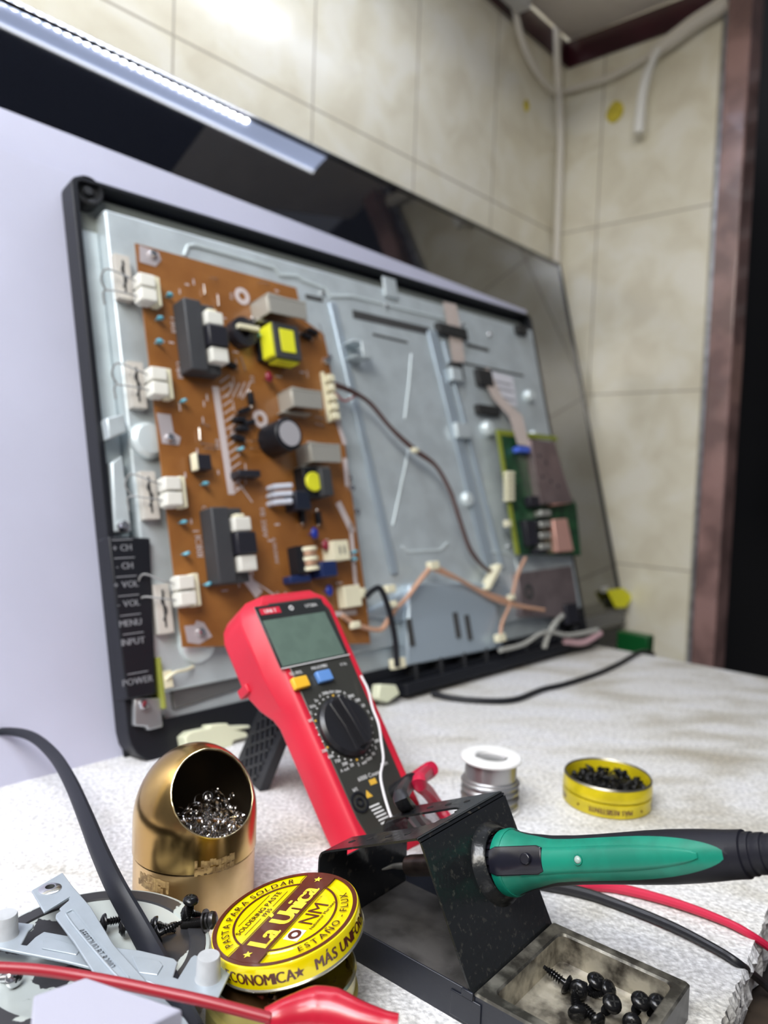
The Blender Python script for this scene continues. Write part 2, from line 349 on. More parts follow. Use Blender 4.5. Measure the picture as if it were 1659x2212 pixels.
tag(t_.build('hanging_cable', mat('bright_white_sleeve', (.85, .84, .80), .4)), 'white sleeved cable end hanging straight down the right tiled wall', 'cable')
t_ = MB(); jb = wallL(1095, 8, .02)
jM = Matrix.Translation(jb) @ ML.to_3x3().to_4x4()
t_.box(-.035, .035, -.004, .05, -.03, .0)
tag(t_.build('junction_box', mat('white_box', (.6, .6, .6), .4), bevel=.004, M=jM), 'white junction box at the top edge with a pale cable below it', 'box')
yst = mat('faded_yellow_paper', (.68, .56, .05), .6, var=.25, vscale=60)
def blob(r1, r2, n=12, j=.15):
    return [(r1*math.cos(2*math.pi*k/n)*(1+rng.uniform(-j, j)), r2*math.sin(2*math.pi*k/n)*(1+rng.uniform(-j, j))) for k in range(n)]
for (px, py, r_, W_, N_, MM, lb) in ((1328, 242, .018, wallR, NR, MR, 'faded yellow sticker on the right tiled wall left of the hanging white cable'), (1137, 228, .010, wallL, NL, ML, 'small faded yellow sticker on the left tiled wall near the corner')):
    p = W_(px, py, .0008); o = MB().prism(blob(r_, r_*1.1), -.0006, 0).build('sticker', yst); o.matrix_world = Matrix.Translation(p) @ MM.to_3x3().to_4x4(); tag(o, lb, 'sticker')
# ================================================================== BIG BLACK SCREEN (leans on the tiled wall)
Bp = Vector(EYE+ray(1340, 1290)*1.46/ray(1340, 1290)[1]); TB = Vector((math.sin(R(40.5)), math.cos(R(40.5)), 0)); Tp = onpl(1208, 572, Bp, TB)
vb = (Tp-Bp).normalized(); BM = frame(Bp-vb*.05, TB, vb)       # x to the right along the screen, y up, z to the viewer
bz = BM.to_3x3() @ Vector((0, 0, 1))
if bz.dot(NL) < 0: print('BM flipped')
hb = (Tp-Bp).length+.05
btv = thing('large_television', BM, 'large glossy black flat screen leaning on the tiled wall behind everything', 'television')
gl = mat('glossy_black_glass', (.006, .007, .011), .03, spec=.8, coat=1.)
MB().box(-1.30, -.004, .05, hb-.004, -.006, 0).build('screen', gl, btv)
bz_ = MB(); bz_.box(-1.305, .0, hb-.004, hb+.002, -.03, .003); bz_.box(-.004, .002, .03, hb+.002, -.03, .003); bz_.box(-1.305, .002, .0, .05, -.03, .0015)
bz_.build('bezel', mat('black_gloss_bezel', (.02, .021, .024), .15, coat=.5), btv, bevel=.0015)
MB().box(-1.3, -.01, .02, hb-.01, -.04, -.006).build('back_cover', black_plastic, btv)
lo = MB().box(-.075, -.045, .066, .076, .0, .0006).build('badge', mat('silver_badge', (.5, .5, .5), .4), btv)
MB().box(-1.28, -.02, .004, .03, .0015, .006).build('lower_trim', mat('grey_satin_trim', (.12, .12, .125), .35), btv, bevel=.002)
BP = Plane(BM)
MB().box(-.36, -.02, -.0355, .0, -.03, -.004).build('foot', black_plastic, btv, bevel=.003)
yn = MB(); q = [BP.at3(*p, .012) for p in ((1311, 1275), (1345, 1270), (1368, 1288), (1352, 1312), (1330, 1313))]
yn.prism([(p.x, p.y) for p in q], .011, .0125)
o = yn.build('yellow_note', mat('bright_yellow_paper', (.85, .82, .0), .6)); o.matrix_world = BM; tag(o, 'bright yellow paper tag at the lower right corner of the large black screen', 'paper tag')
gp = onz(1345, 1392, -.02); g = MB().box(-.028, .028, -.012, .012, -.02, .014)
o = g.build('green_box', mat('green_plastic', (.004, .09, .02), .4), bevel=.002, M=Matrix.Translation((gp.x+.045, gp.y+.075, -.03)) @ Matrix.Rotation(R(-46), 4, 'Z')); tag(o, 'dark green box behind the far edge of the foam board', 'box')
# ================================================================== OPEN TELEVISION
tt = Vector((math.sin(R(44)), math.cos(R(44)), 0)); O = onz(284, 1655); Tq = onpl(150, 356, O, tt); vv = (Tq-O).normalized()
TM = frame(O, tt, vv); TP = Plane(TM); at = TP.at
tv = thing('open_television', TM, 'flat television stripped of its back, face down on white sheets, circuit boards exposed', 'television')
W_, H_ = .731, .513
frm = MB()
def rrect(x0, x1, y0, y1, r_, n=5):
    out = []
    for cx, cy, a0 in ((x1-r_, y0+r_, -90), (x1-r_, y1-r_, 0), (x0+r_, y1-r_, 90), (x0+r_, y0+r_, 180)):
        for k in range(n+1): a = R(a0+90*k/n); out.append((cx+r_*math.cos(a), cy+r_*math.sin(a)))
    return out
out_ = rrect(0, W_, -.004, H_, .010); out_[-6:] = rrect(0, W_, -.004, H_, .03)[-6:]
frm.slab(out_, rrect(.006, W_-.006, .03, H_-.004, .006), -.022, .0)
frm.box(.004, W_-.004, .0, H_-.002, -.022, -.019)
frm.box(.22, W_-.01, -.0035, .018, 0, .012); frm.box(.30, W_-.02, .0, .012, .010, .026)
frm.build('front_frame', black_plastic, tv, bevel=.0012)
fl = MB()
for k in range(9): fl.box(.33+.043*k, .334+.043*k, -.003, .03, .0, .016)
fl.split('frame_rib', dark_plastic, tv, bevel=.0008)
# speaker-like rounded boss in the upper left corner
b_ = MB(); c_ = at(185, 418, -.008); b_.lathe([(.0, .006), (.004, .006), (.005, .002), (.011, .003), (.0125, .008), (.014, .006), (.014, -.010)], 24, 0, Matrix.Translation((c_.x, c_.y, -.008)))
b_.build('corner_boss', dark_plastic, tv)
MB().box(.006, W_-.01, H_-.048, H_-.008, -.0185, -.016).build('inner_strip', mat('dull_olive_metal', (.26, .28, .26), .5, .3), tv)
# chassis
cs = MB(); x0, x1, y0, y1 = .0277, .722, .052, .486
cs.box(x0, x1, y0, y1, -.018, .002)
cs.box(.010, x0, .06, .47, -.018, -.013)
cs.prism([(x0, y0+.001), (x1-.04, y0+.001), (x1-.06, y0-.026), (x0+.01, y0-.026)], -.018, -.006)
o = cs.build('chassis', steel, tv, bevel=.002)
rb = MB()
def rail(px, z=.002, r_=.0016, m=0, mb=None):
    (mb or rb).tube([(*at(*p, z), z) for p in px], r_, 6, m, sm=0)
rail([(398, 552), (405, 532), (420, 530), (590, 578), (604, 594), (640, 596), (650, 604), (700, 622), (712, 640), (760, 640), (960, 690)], r_=.0022)
rail([(888, 765), (883, 830), (874, 905)]); rail([(884, 965), (866, 1050), (848, 1135)]); rail([(868, 1180), (880, 1192), (950, 1188), (966, 1172)])
rail([(1052, 1195), (1080, 1190), (1112, 1205), (1120, 1240)], r_=.002)
rb.split('pressed_rib', steel_hi, tv)
sl = MB(); dkm = mat('shadowed_slot', (.05, .05, .05), .6)
def strip(p, q, w_, z0, z1, mb, m=0):
    a = at(*p, z0); b = at(*q, z0); d = (b-a).normalized(); nn = Vector((-d.y, d.x))*w_/2
    mb.prism([tuple(a-nn), tuple(b-nn), tuple(b+nn), tuple(a+nn)], z0, z1, m)
strip((762, 678), (928, 716), .010, .002, .0026, sl); strip((660, 640), (696, 648), .005, .002, .0026, sl); strip((805, 722), (880, 740), .0028, .002, .0026, sl); strip((1008, 745), (1055, 757), .005, .002, .0026, sl); strip((1002, 785), (1130, 812), .003, .002, .0026, sl)
sl.split('slot', dkm, tv)
rg = MB()
for (a, b, w_) in (((930, 715), (1060, 1240), .020), ((715, 655), (850, 1240), .012), ((955, 735), (1085, 1230), .008)):
    strip(a, b, w_, .002, .0055, rg)
rg.split('stiffening_ridge', mat('blue_grey_zinc', (.42, .50, .57), .38, .4), tv, bevel=.002)
# shiny bosses and screws on the chassis
def boss(px, py, r_, h, name='mounting_boss', m=steel_hi, par=None, z=.002):
    c = at(px, py, z+h*.5); MB().lathe([(r_, 0), (r_*.96, h*.5), (r_*.75, h*.85), (0, h)], 18, 0, Matrix.Translation((c.x, c.y, z))).build(name, m, par or tv)
for q in ((322, 950, .017, .010), (1056, 925, .012, .010), (1145, 855, .010, .010), (1012, 1078, .010, .008), (428, 1388, .018, .006), (1155, 940, .008, .006)): boss(*q)
for q in ((835, 660, .003, .004), (712, 770, .0035, .004), (698, 632, .003, .004), (1000, 700, .0028, .004), (1058, 722, .004, .004), (756, 1032, .003, .004), (772, 1105, .004, .004), (268, 1135, .0048, .008), (1195, 1320, .005, .008), (1100, 1180, .003, .004)): boss(*q, name='screw', m=chrome)
# small latch brackets
lt = MB()
a = at(770, 765, .01); lt.box(a.x-.014, a.x+.010, a.y-.008, a.y-.006, .002, .022); lt.box(a.x-.014, a.x+.010, a.y+.010, a.y+.012, .002, .022); lt.box(a.x-.002, a.x+.014, a.y-.008, a.y+.012, .020, .0225)
a = at(843, 620, .004); lt.box(a.x-.012, a.x+.012, a.y-.014, a.y+.012, .002, .005)
a = at(1000, 930, .01); lt.box(a.x-.014, a.x+.014, a.y-.01, a.y+.01, .002, .012)
a = at(985, 810, .01); lt.box(a.x-.010, a.x+.012, a.y-.008, a.y+.01, .002, .012)
lt.split('latch_bracket', steel, tv, bevel=.001)
# lower stand housing of pressed steel
sb = MB(); sb.prism([tuple(at(*p, .006)) for p in ((872, 1262), (1052, 1262), (1075, 1400), (865, 1440))], .0, .016)
sb.prism([tuple(at(*p, .004)) for p in ((770, 1330), (900, 1262), (1085, 1262), (1110, 1300), (860, 1345))], -.002, .010)
sb.split('stand_housing', mat('blue_grey_zinc', (.4, .4, .4)), tv, bevel=.003)
fe = MB()
for p in ((885, 1360), (985, 1345), (1010, 1350)): a = at(*p, .016); fe.box(a.x-.004, a.x+.004, a.y-.018, a.y+.012, .016, .0175)
fe.split('housing_slot', dkm, tv)
gb = MB(); a = at(380, 1535, .0); b = at(520, 1490, .0); gb.prism([(a.x, a.y), (b.x+.05, b.y+.004), (b.x+.05, b.y+.022), (a.x, a.y+.02)], -.018, -.003)
gb.build('lower_rail', mat('grey_metal_rail', (.20, .20, .20), .4, .6), tv, bevel=.002)
br = MB(); br.prism([tuple(at(*p, .004)) for p in ((288, 1508), (345, 1508), (350, 1570), (318, 1578), (314, 1570), (288, 1568))], .0, .006)
br.build('corner_bracket', mat('grey_zinc', (.42, .43, .44), .35, .7), tv, bevel=.0012); boss(312, 1522, .0042, .005, 'screw', chrome, None, .006)
la = MB(); la.prism([tuple(at(*p, .004)) for p in ((386, 1592), (400, 1580), (440, 1572), (440, 1566), (478, 1562), (482, 1568), (525, 1566), (528, 1572), (500, 1578), (520, 1582), (522, 1592), (492, 1600), (488, 1612), (400, 1630), (392, 1622))], .0, .014)
la.build('clear_latch', mat('milky_plastic', (.72, .74, .55), .35, sss=.3), tv, bevel=.0015)
la = MB(); la.prism([tuple(at(*p, .02)) for p in ((812, 1478), (848, 1480), (856, 1500), (830, 1518), (808, 1510))], .014, .026)
la.build('clear_latch', mat('milky_plastic', (.7, .7, .5)), tv, bevel=.0015)
# left bracket strip and button panel
lb = MB()
lb.prism([tuple(at(*p, .0)) for p in ((238, 1000), (262, 985), (283, 1150), (246, 1150))], -.012, .002)
lb.prism([tuple(at(*p, .006)) for p in ((225, 905), (262, 896), (270, 935), (232, 950))], -.012, .010)
lb.split('side_bracket', steel, tv, bevel=.0015)
bp = MB(); A_ = [at(*p, .008) for p in ((234, 1158), (325, 1162), (338, 1500), (275, 1512))]
bp.prism([tuple(p) for p in A_], -.012, .008); pan = bp.build('button_panel', black_plastic, tv, bevel=.0015)
tx = MB(); wm = mat('white_print', (.75, .75, .75), .5); wm2 = mat('grey_print', (.32, .33, .36), .5)
for st, px, py in (('+ CH', 264, 1183), ('- CH', 269, 1222), ('+ VOL', 273, 1262), ('- VOL', 278, 1303), ('MENU', 282, 1345), ('INPUT', 288, 1385), ('POWER', 298, 1470)):
    c = at(px, py, .0083); text(tx, st, Matrix.Translation((c.x, c.y, .0083)), .0075, bold=.02)
    c = at(px, py-17, .0083); tx.box(c.x-.009, c.x+.009, c.y-.0003, c.y+.0003, .0082, .0084)
tx.build('button_lettering', wm2, pan)
tl_ = MB(); a = at(345, 1478, .006); tl_.box(a.x-.001, a.x+.0014, a.y-.02, a.y+.022, -.01, .010); tl_.box(a.x+.002, a.x+.010, a.y-.004, a.y+.010, .002, .010, 1)
tl_.tube([(*at(357, 1468, .01), .010), (*at(375, 1453, .01), .012), (*at(400, 1447, .006), .008), (*at(415, 1440, .0), .002)], .0015, 6, 1)
tl_.build('switch_board', [mat('pcb_green_edge', (.3, .32, .06), .5), cream_pl], tv)
# ---- power board
ZB = .016
PB = [at(*p, ZB) for p in ((292, 525), (640, 622), (655, 690), (700, 722), (745, 960), (792, 1300), (800, 1390), (395, 1398))]
pcb_m = mat('orange_brown_board', (.33, .135, .032), .38, col2=(.23, .085, .018), vscale=22, thr=(.35, .65), coat=.2)
pb = MB().prism([tuple(p) for p in PB], ZB-.0016, ZB).build('power_board', pcb_m, tv)
silk = MB(); sm_ = mat('silk_print', (.62, .55, .55), .5)
zs = ZB+.0002
def sbox(px, py, w_, h_, ang=0):
    c = at(px, py, ZB); silk.box(-w_/2, w_/2, -h_/2, h_/2, 0, .0002, 0, Matrix.Translation((c.x, c.y, ZB)) @ Matrix.Rotation(R(ang), 4, 'Z'))
def sline(p, q, w_): strip(p, q, w_, ZB, ZB+.0002, silk)
sline((465, 835), (500, 1068), .0072); sline((515, 1225), (560, 1285), .010)
for k in range(15): y = 812+k*17; x = 473+k*2.2; sline((x+2, y+14), (x+22, y), .0012)
for k in range(4): sline((505+k*12, 830-k*2), (490+k*12, 858), .0012)
sline((505, 1030), (545, 1085), .0012); sline((540, 1250), (600, 1290), .0014)
sline((730, 1085), (762, 1150), .008); sline((757, 1130), (768, 1260), .005); sline((720, 880), (745, 960), .006); sline((745, 990), (750, 1050), .006); sline((770, 1260), (776, 1310), .006); sline((690, 1330), (770, 1322), .005)
for (px, py, st, sz) in ((375, 700, 'T801', .009), (393, 740, 'C811', .0075), (388, 800, 'D881', .008), (445, 1130, 'C822 R824', .0065), (430, 1180, 'IC801', .009), (570, 1130, 'FB 250V', .008), (595, 1190, '6.3A250V', .006), (500, 640, 'R61', .005), (545, 820, 'D5', .006), (470, 960, 'R83', .006), (600, 1290, 'C62', .006)):
    c = at(px, py, ZB); text(silk, st, Matrix.Translation((c.x, c.y, zs)) @ Matrix.Rotation(R(-90), 4, 'Z'), sz, bold=.02)
for k in range(70):
    px = rng.uniform(345, 740); py = rng.uniform(600, 1300)
    if px < 310+(py-525)*.13 or px > 640+(py-600)*.2: continue
    sbox(px, py, rng.uniform(.001, .0016), rng.uniform(.004, .009), rng.choice((0, 90)))
for (px, py, r_) in ((523, 640, .009), (562, 905, .009)):
    c = at(px, py, ZB); silk.lathe([(r_*.45, 0), (r_, 0), (r_, .0003), (r_*.45, .0003)], 24, 0, Matrix.Translation((c.x, c.y, ZB)), closed=True)
silk.build('board_print', sm_, pb)
pads = MB()
for poly in (((300, 530), (342, 545), (348, 562), (336, 576), (322, 572), (302, 566)), ((338, 892), (368, 896), (375, 935), (390, 945), (386, 962), (350, 958)), ((398, 1352), (420, 1350), (424, 1340), (440, 1345), (458, 1375), (430, 1392), (405, 1388))):
    pads.prism([tuple(at(*p, ZB)) for p in poly], ZB, ZB+.0004)
pads.split('ground_pad', mat('tinned_pad', (.55, .5, .52), .35, .3), pb)
for q in ((331, 548), (368, 945), (435, 1365), (706, 780), (760, 1055)): boss(*q, .0042, .005, 'screw', chrome, pb, ZB)
def cb(px, py, wpx, hpx, h, m=0, mb=None, z=ZB, dz0=0.):
    """a box on the board: sight point of the centre of its top face and its apparent size there"""
    zt_ = z+h; c = at(px, py, zt_); a = at(px-wpx/2, py, zt_); b = at(px+wpx/2, py, zt_); u_ = at(px, py-hpx/2, zt_); d_ = at(px, py+hpx/2, zt_)
    mb.box(c.x-abs(b.x-a.x)/2, c.x+abs(b.x-a.x)/2, c.y-abs(u_.y-d_.y)/2, c.y+abs(u_.y-d_.y)/2, z+dz0, zt_, m); return c
ferrite = mat('ferrite_grey', (.045, .047, .052), .5); bobbin = mat('bobbin_black', (.018, .018, .025), .35); wtape = mat('white_tape', (.74, .74, .68), .5)
for (px, py) in ((445, 725), (505, 1172)):
    c = at(px, py, .032); T = MB()
    T.box(c.x-.022, c.x-.004, c.y-.036, c.y+.032, ZB, .036); T.box(c.x-.004, c.x+.014, c.y+.020, c.y+.032, ZB, .030); T.box(c.x-.004, c.x+.014, c.y-.036, c.y-.024, ZB, .030)
    T.box(c.x-.002, c.x+.016, c.y+.009, c.y+.022, ZB+.004, .040, 2); T.box(c.x-.003, c.x+.018, c.y-.012, c.y+.008, ZB+.002, .042, 1); T.box(c.x-.001, c.x+.017, c.y-.027, c.y-.013, ZB+.004, .040, 2)
    T.box(c.x+.002, c.x+.012, c.y+.0225, c.y+.0255, ZB+.004, .037, 3)
    T.build('inverter_transformer', [ferrite, bobbin, wtape, cream_pl], pb, bevel=.0012)
for (px, py) in ((324, 625), (349, 826), (379, 1062), (408, 1275)):
    c = at(px, py, .026); T = MB(); T.box(c.x-.011, c.x+.004, c.y+.001, c.y+.0125, ZB, .030); T.box(c.x-.011, c.x+.004, c.y-.0125, c.y-.001, ZB, .030)
    T.box(c.x+.004, c.x+.011, c.y-.014, c.y+.014, ZB, .026, 1); T.box(c.x-.009, c.x+.002, c.y-.0135, c.y+.0135, ZB, .022)
    T.build('lamp_connector', [white_pl, cream_pl], pb, bevel=.0008)
    W = MB(); W.tube([(c.x-.010, c.y+.007, .022), (c.x-.020, c.y+.010, .022), (c.x-.032, c.y+.018, .012), (c.x-.035, c.y+.010, .006), (c.x-.030, c.y+.002, .004)], .0008, 6)
    W.tube([(c.x-.010, c.y-.007, .022), (c.x-.022, c.y-.004, .018), (c.x-.034, c.y-.001, .008), (c.x-.033, c.y-.012, .004)], .0008, 6); W.build('lamp_wire', mat('grey_wire', (.25, .25, .25), .4), tv)
for (px, py) in ((266, 600), (295, 832), (322, 1070), (352, 1315)):
    c = at(px, py, .008); T = MB(); T.box(c.x-.007, c.x+.007, c.y-.021, c.y+.021, .002, .010); T.box(c.x-.0008, c.x+.001, c.y-.016, c.y+.016, .010, .0103, 1)
    T.tube([(c.x+.001, c.y+.014, .0105), (c.x-.002, c.y+.006, .0105), (c.x+.002, c.y-.001, .0105), (c.x-.002, c.y-.01, .0105)], .0007, 5, 1)
    T.build('lamp_holder', [mat('dusty_white_rubber', (.60, .57, .52), .5), black_plastic], tv, bevel=.0015)
bluec = mat('pale_blue_ceramic', (.12, .42, .55), .35)
for (px, py) in ((366, 638), (345, 688), (344, 738), (396, 866), (443, 1045), (396, 1128), (402, 1196), (448, 1262), (520, 970), (765, 1192), (765, 1208), (556, 727)):
    c = at(px, py, .021); a_ = rng.uniform(-.5, .5); T = MB(); T.lathe([(0, -.0016), (.0026, -.0014), (.0034, 0), (.0026, .0014), (0, .0016)], 12, 0, Matrix.Translation((c.x, c.y, .022)) @ Matrix.Rotation(R(90), 4, 'X') @ Matrix.Rotation(a_, 4, 'Y'))
    T.cyl((c.x-.0015, c.y, ZB), (c.x-.0008, c.y, .021), .0006, seg=6); T.cyl((c.x+.0015, c.y, ZB), (c.x+.0008, c.y, .021), .0006, seg=6)
    T.build('disc_capacitor', bluec, pb)
hs = mat('heatsink_aluminium', (.50, .49, .44), .4, .5)
for (px, py, wx, hy, h) in ((622, 660, 78, 34, .030), (665, 858, 62, 42, .024), (705, 975, 62, 30, .024)):
    c = at(px, py, ZB+h); a = at(px-wx/2, py, ZB+h); b = at(px+wx/2, py, ZB+h); w2 = (b.x-a.x)/2; T = MB()
    T.box(c.x-w2, c.x+w2, c.y+.006, c.y+.0085, ZB, ZB+h); T.box(c.x-w2, c.x-w2+.002, c.y-.011, c.y+.0085, ZB, ZB+h*.9); T.box(c.x-w2, c.x+w2, c.y-.011, c.y+.0085, ZB+h-.002, ZB+h)
    T.box(c.x-w2-.004, c.x+w2-.006, c.y-.014, c.y-.012, ZB, ZB+h*.45)
    T.build('heat_sink', hs, pb, bevel=.0006)
ylw = mat('yellow_tape', (.78, .78, .03), .4)
T = MB(); c = at(622, 735, .044); T.box(c.x-.020, c.x+.018, c.y-.016, c.y+.016, ZB, .024, 0); T.box(c.x-.015, c.x+.017, c.y-.018, c.y+.018, .022, .042, 1); T.box(c.x-.016, c.x-.004, c.y-.0175, c.y+.0175, .024, .040, 2)
T.box(c.x-.018, c.x-.015, c.y-.016, c.y+.016, .020, .040, 2); T.box(c.x-.008, c.x+.010, c.y-.012, c.y+.012, .042, .0428, 2); T.box(c.x-.012, c.x+.016, c.y-.0205, c.y-.018, .024, .038, 2)
T.build('switching_transformer', [black_plastic, ferrite, ylw], pb, bevel=.001)
T = MB(); c = at(690, 1040, .036); T.box(c.x-.016, c.x+.004, c.y-.016, c.y+.016, ZB, .032, 0); T.box(c.x+.0, c.x+.014, c.y-.015, c.y+.013, ZB, .040, 1); T.lathe([(.0, 0), (.010, 0), (.010, .004), (0, .004)], 20, 2, Matrix.Translation((c.x-.006, c.y, .032)))
T.build('filter_transformer', [black_plastic, ferrite, ylw], pb, bevel=.001)
T = MB(); c = at(636, 935, .050); T.lathe([(.0155, 0), (.0165, .001), (.0165, .029), (.0155, .030), (.0125, .0305), (.0125, .0295)], 32, 0, Matrix.Translation((c.x-.003, c.y, ZB))); T.lathe([(0, 0), (.0125, 0), (.0125, .0012), (0, .0012)], 28, 1, Matrix.Translation((c.x-.003, c.y, ZB+.030)))
T.build('main_capacitor', [black_plastic, mat('grey_can_top', (.50, .49, .52), .4, .3)], pb)
T = MB(); c = at(535, 712, .032); T.lathe([(.006, 0), (.015, 0), (.015, .012), (.006, .012)], 24, 0, Matrix.Translation((c.x, c.y, ZB)), closed=True); T.box(c.x-.010, c.x+.014, c.y+.001, c.y+.005, .028, .033, 1)
T.build('toroid_choke', [bobbin, cream_pl], pb)
T = MB(); c = at(438, 998, .026); T.box(c.x-.008, c.x+.008, c.y-.007, c.y+.007, ZB, .028, 0); T.box(c.x-.009, c.x-.006, c.y-.008, c.y+.008, ZB+.004, .0285, 1); T.build('small_choke', [bobbin, cream_pl], pb, bevel=.0008)
T = MB(); cb(540, 1022, 48, 15, .014, 0, T); T.build('bridge_rectifier', bobbin, pb, bevel=.001)
T = MB()
for k in range(3): c = at(622, 1048+17*k, .034); T.cyl((c.x-.010, c.y, .026), (c.x+.006, c.y, .032), .0028, seg=12, m=0); T.cyl((c.x-.010, c.y, ZB), (c.x-.010, c.y, .027), .0028, seg=10, m=0)
T.build('resistor_bank', mat('pale_grey_ceramic', (.55, .58, .66), .35), pb)
T = MB(); cb(655, 1080, 32, 40, .018, 0, T); T.build('film_capacitor', mat('navy_black_box', (.012, .016, .03), .35), pb, bevel=.001)
blu = mat('dark_blue_capacitor', (.012, .025, .10), .35)
for (px, py, wx, hy, h) in ((712, 1228, 34, 34, .020), (650, 1250, 46, 16, .012)):
    T = MB(); cb(px, py, wx, hy, h, 0, T); T.build('film_capacitor', blu, pb, bevel=.001)
for (px, py, mm) in ((678, 1152, 'b'), (710, 1276, 'b'), (702, 1178, 'r'), (580, 815, 'r')):
    c = at(px, py, .024); T = MB(); T.ball((c.x, c.y, .025), .0045, 12, 0, (1, 1.3, .6)); T.cyl((c.x, c.y, ZB), (c.x, c.y, .024), .0006, seg=6)
    T.build('varistor', mat('royal_blue_bead', (.01, .03, .30), .3) if mm == 'b' else mat('dark_red_bead', (.22, .01, .03), .3), pb)
T = MB(); c = at(676, 1205, .034); T.box(c.x-.016, c.x-.006, c.y-.014, c.y+.013, ZB, .030, 1)
for k, mm in ((0, 0), (1, 2), (2, 0), (3, 2), (4, 0)): T.lathe([(0, 0), (.009 if mm == 0 else .0078, 0), (.009 if mm == 0 else .0078, .0035+.002*(mm == 2)), (0, .0035+.002*(mm == 2))], 16, mm, Matrix.Translation((c.x, c.y-.0115+.0048*k, .028)) @ Matrix.Rotation(R(-90), 4, 'X'))
T.build('line_choke', [cream_pl, black_plastic, mat('copper_winding', (.55, .33, .22), .4, .4)], pb)
T = MB(); c = at(738, 1188, .034); T.box(c.x-.010, c.x+.010, c.y-.010, c.y+.010, ZB, .034, 0); T.box(c.x-.003, c.x-.001, c.y-.004, c.y+.004, .034, .0342, 1); T.box(c.x+.003, c.x+.005, c.y-.004, c.y+.004, .034, .0342, 1); T.build('mains_connector', [cream_pl, dkm], pb, bevel=.001)
T = MB(); c = at(722, 858, .026)
for k in range(5): T.box(c.x-.004, c.x+.004, c.y-.024+.0105*k, c.y-.0165+.0105*k, ZB, .027)
T.box(c.x-.007, c.x-.003, c.y-.026, c.y+.030, ZB, .020); T.build('output_connector', cream_pl, pb, bevel=.0006)
T = MB(); c = at(765, 1285, .028); T.box(c.x-.013, c.x+.010, c.y-.012, c.y+.010, ZB, .028, 0); T.box(c.x+.010, c.x+.018, c.y-.004, c.y+.006, .018, .028, 0); T.build('output_connector', mat('cream_plastic', (1, 1, 1)), pb, bevel=.001)
blk_small = [(544, 860), (530, 885), (525, 925), (540, 912), (520, 905), (518, 945), (550, 700), (665, 725), (678, 715), (690, 1118), (655, 1115), (500, 787)]
for k, (px, py) in enumerate(blk_small):
    c = at(px, py, .022); T = MB(); a_ = rng.choice((0, 20, 90, -15)); M_ = Matrix.Translation((c.x, c.y, ZB)) @ Matrix.Rotation(R(a_), 4, 'Z')
    T.box(-.006, .006, -.0022, .0022, .001, .007, 0, M_); T.box(-.0095, -.006, -.0005, .0005, .0, .004, 1, M_); T.box(.006, .0095, -.0005, .0005, .0, .004, 1, M_); T.build('diode', [black_plastic, chrome], pb, bevel=.0006)
jw = MB()
for (a, b) in (((430, 925), (432, 950)), ((436, 915), (452, 920)), ((437, 958), (466, 962)), ((445, 968), (465, 970)), ((545, 952), (580, 950)), ((545, 968), (575, 968)), ((560, 610), (580, 612)), ((455, 600), (470, 602)), ((440, 615), (442, 635)), ((470, 640), (472, 660)), ((680, 900), (700, 905)), ((680, 915), (700, 920)), ((690, 700), (700, 735)), ((520, 770), (530, 800))):
    p, q = at(*a, .019), at(*b, .019); jw.tube([(p.x, p.y, ZB), (p.x, p.y, .019), (q.x, q.y, .019), (q.x, q.y, ZB)], .0005, 5, sm=0)
jw.split('jumper_wire', chrome, pb)
# ---- signal board with tin shields
green = mat('green_circuit_board', (.02, .09, .035), .35, col2=(.01, .04, .02), vscale=90)
ZG = .016
sgb = MB(); sgb.prism([tuple(at(*p, ZG)) for p in ((1075, 932), (1150, 943), (1245, 1090), (1255, 1200), (1118, 1198))], ZG-.002, ZG, 0)
sgb.prism([tuple(at(*p, ZG)) for p in ((1073, 928), (1200, 943), (1203, 952), (1076, 940))], ZG-.002, ZG+.0015, 1); sgb.prism([tuple(at(*p, ZG)) for p in ((1073, 928), (1079, 932), (1122, 1198), (1115, 1198))], ZG-.002, ZG+.001, 1)
sg = sgb.build('signal_board', [green, mat('yellow_green_edge', (.24, .28, .03), .5)], tv)
tin = mat('pinkish_tin_plate', (.42, .34, .34), .32, .75, var=.2, vscale=40)
T = MB(); T.prism([tuple(at(*p, .028)) for p in ((1146, 948), (1198, 955), (1216, 1020), (1238, 1085), (1170, 1088))], ZG, .028)
for (px, py) in ((1165, 985), (1180, 1000), (1172, 1030), (1205, 1050), (1190, 1040)): c = at(px, py, .028); T.lathe([(0, 0), (.003, 0), (.003, .0003), (0, .0003)], 10, 1, Matrix.Translation((c.x, c.y, .028)))
T.build('tuner_shield', [tin, dkm], sg, bevel=.0015)
T = MB(); T.prism([tuple(at(*p, .026)) for p in ((1195, 1122), (1225, 1120), (1240, 1190), (1205, 1192))], ZG, .026); T.prism([tuple(at(*p, .026)) for p in ((1192, 1072), (1232, 1068), (1236, 1086), (1196, 1092))], ZG, .027)
T.split('copper_shield', mat('copper_pink_tin', (.85, .48, .40), .35, .5), sg, bevel=.001)
T = MB()
for k in range(4): cb(1180, 1108+24*k, 22, 12, .012, 0, T, ZG)
T.split('jack', mat('jack_metal', (.55, .56, .52), .3, .6), sg, bevel=.001)
T = MB()
for (px, py, wx, hy, h) in ((1160, 1082, 28, 22, .010), (1150, 1150, 22, 55, .010), (1175, 1130, 30, 12, .009), (1172, 1155, 30, 12, .009), (1170, 1190, 26, 12, .009)): cb(px, py, wx, hy, h, 0, T, ZG)
T.split('chip', bobbin, sg, bevel=.0008)
T = MB()
for k in range(6): cb(1105, 1022+11*k, 15, 8, .008, 0, T, ZG)
cb(1100, 1130, 10, 14, .006, 0, T, ZG); T.split('board_connector', cream_pl, sg, bevel=.0006)
T = MB(); cb(1133, 970, 24, 11, .010, 0, T, ZG); T.build('ribbon_connector', mat('blue_connector', (.08, .16, .72), .35), sg, bevel=.0006)
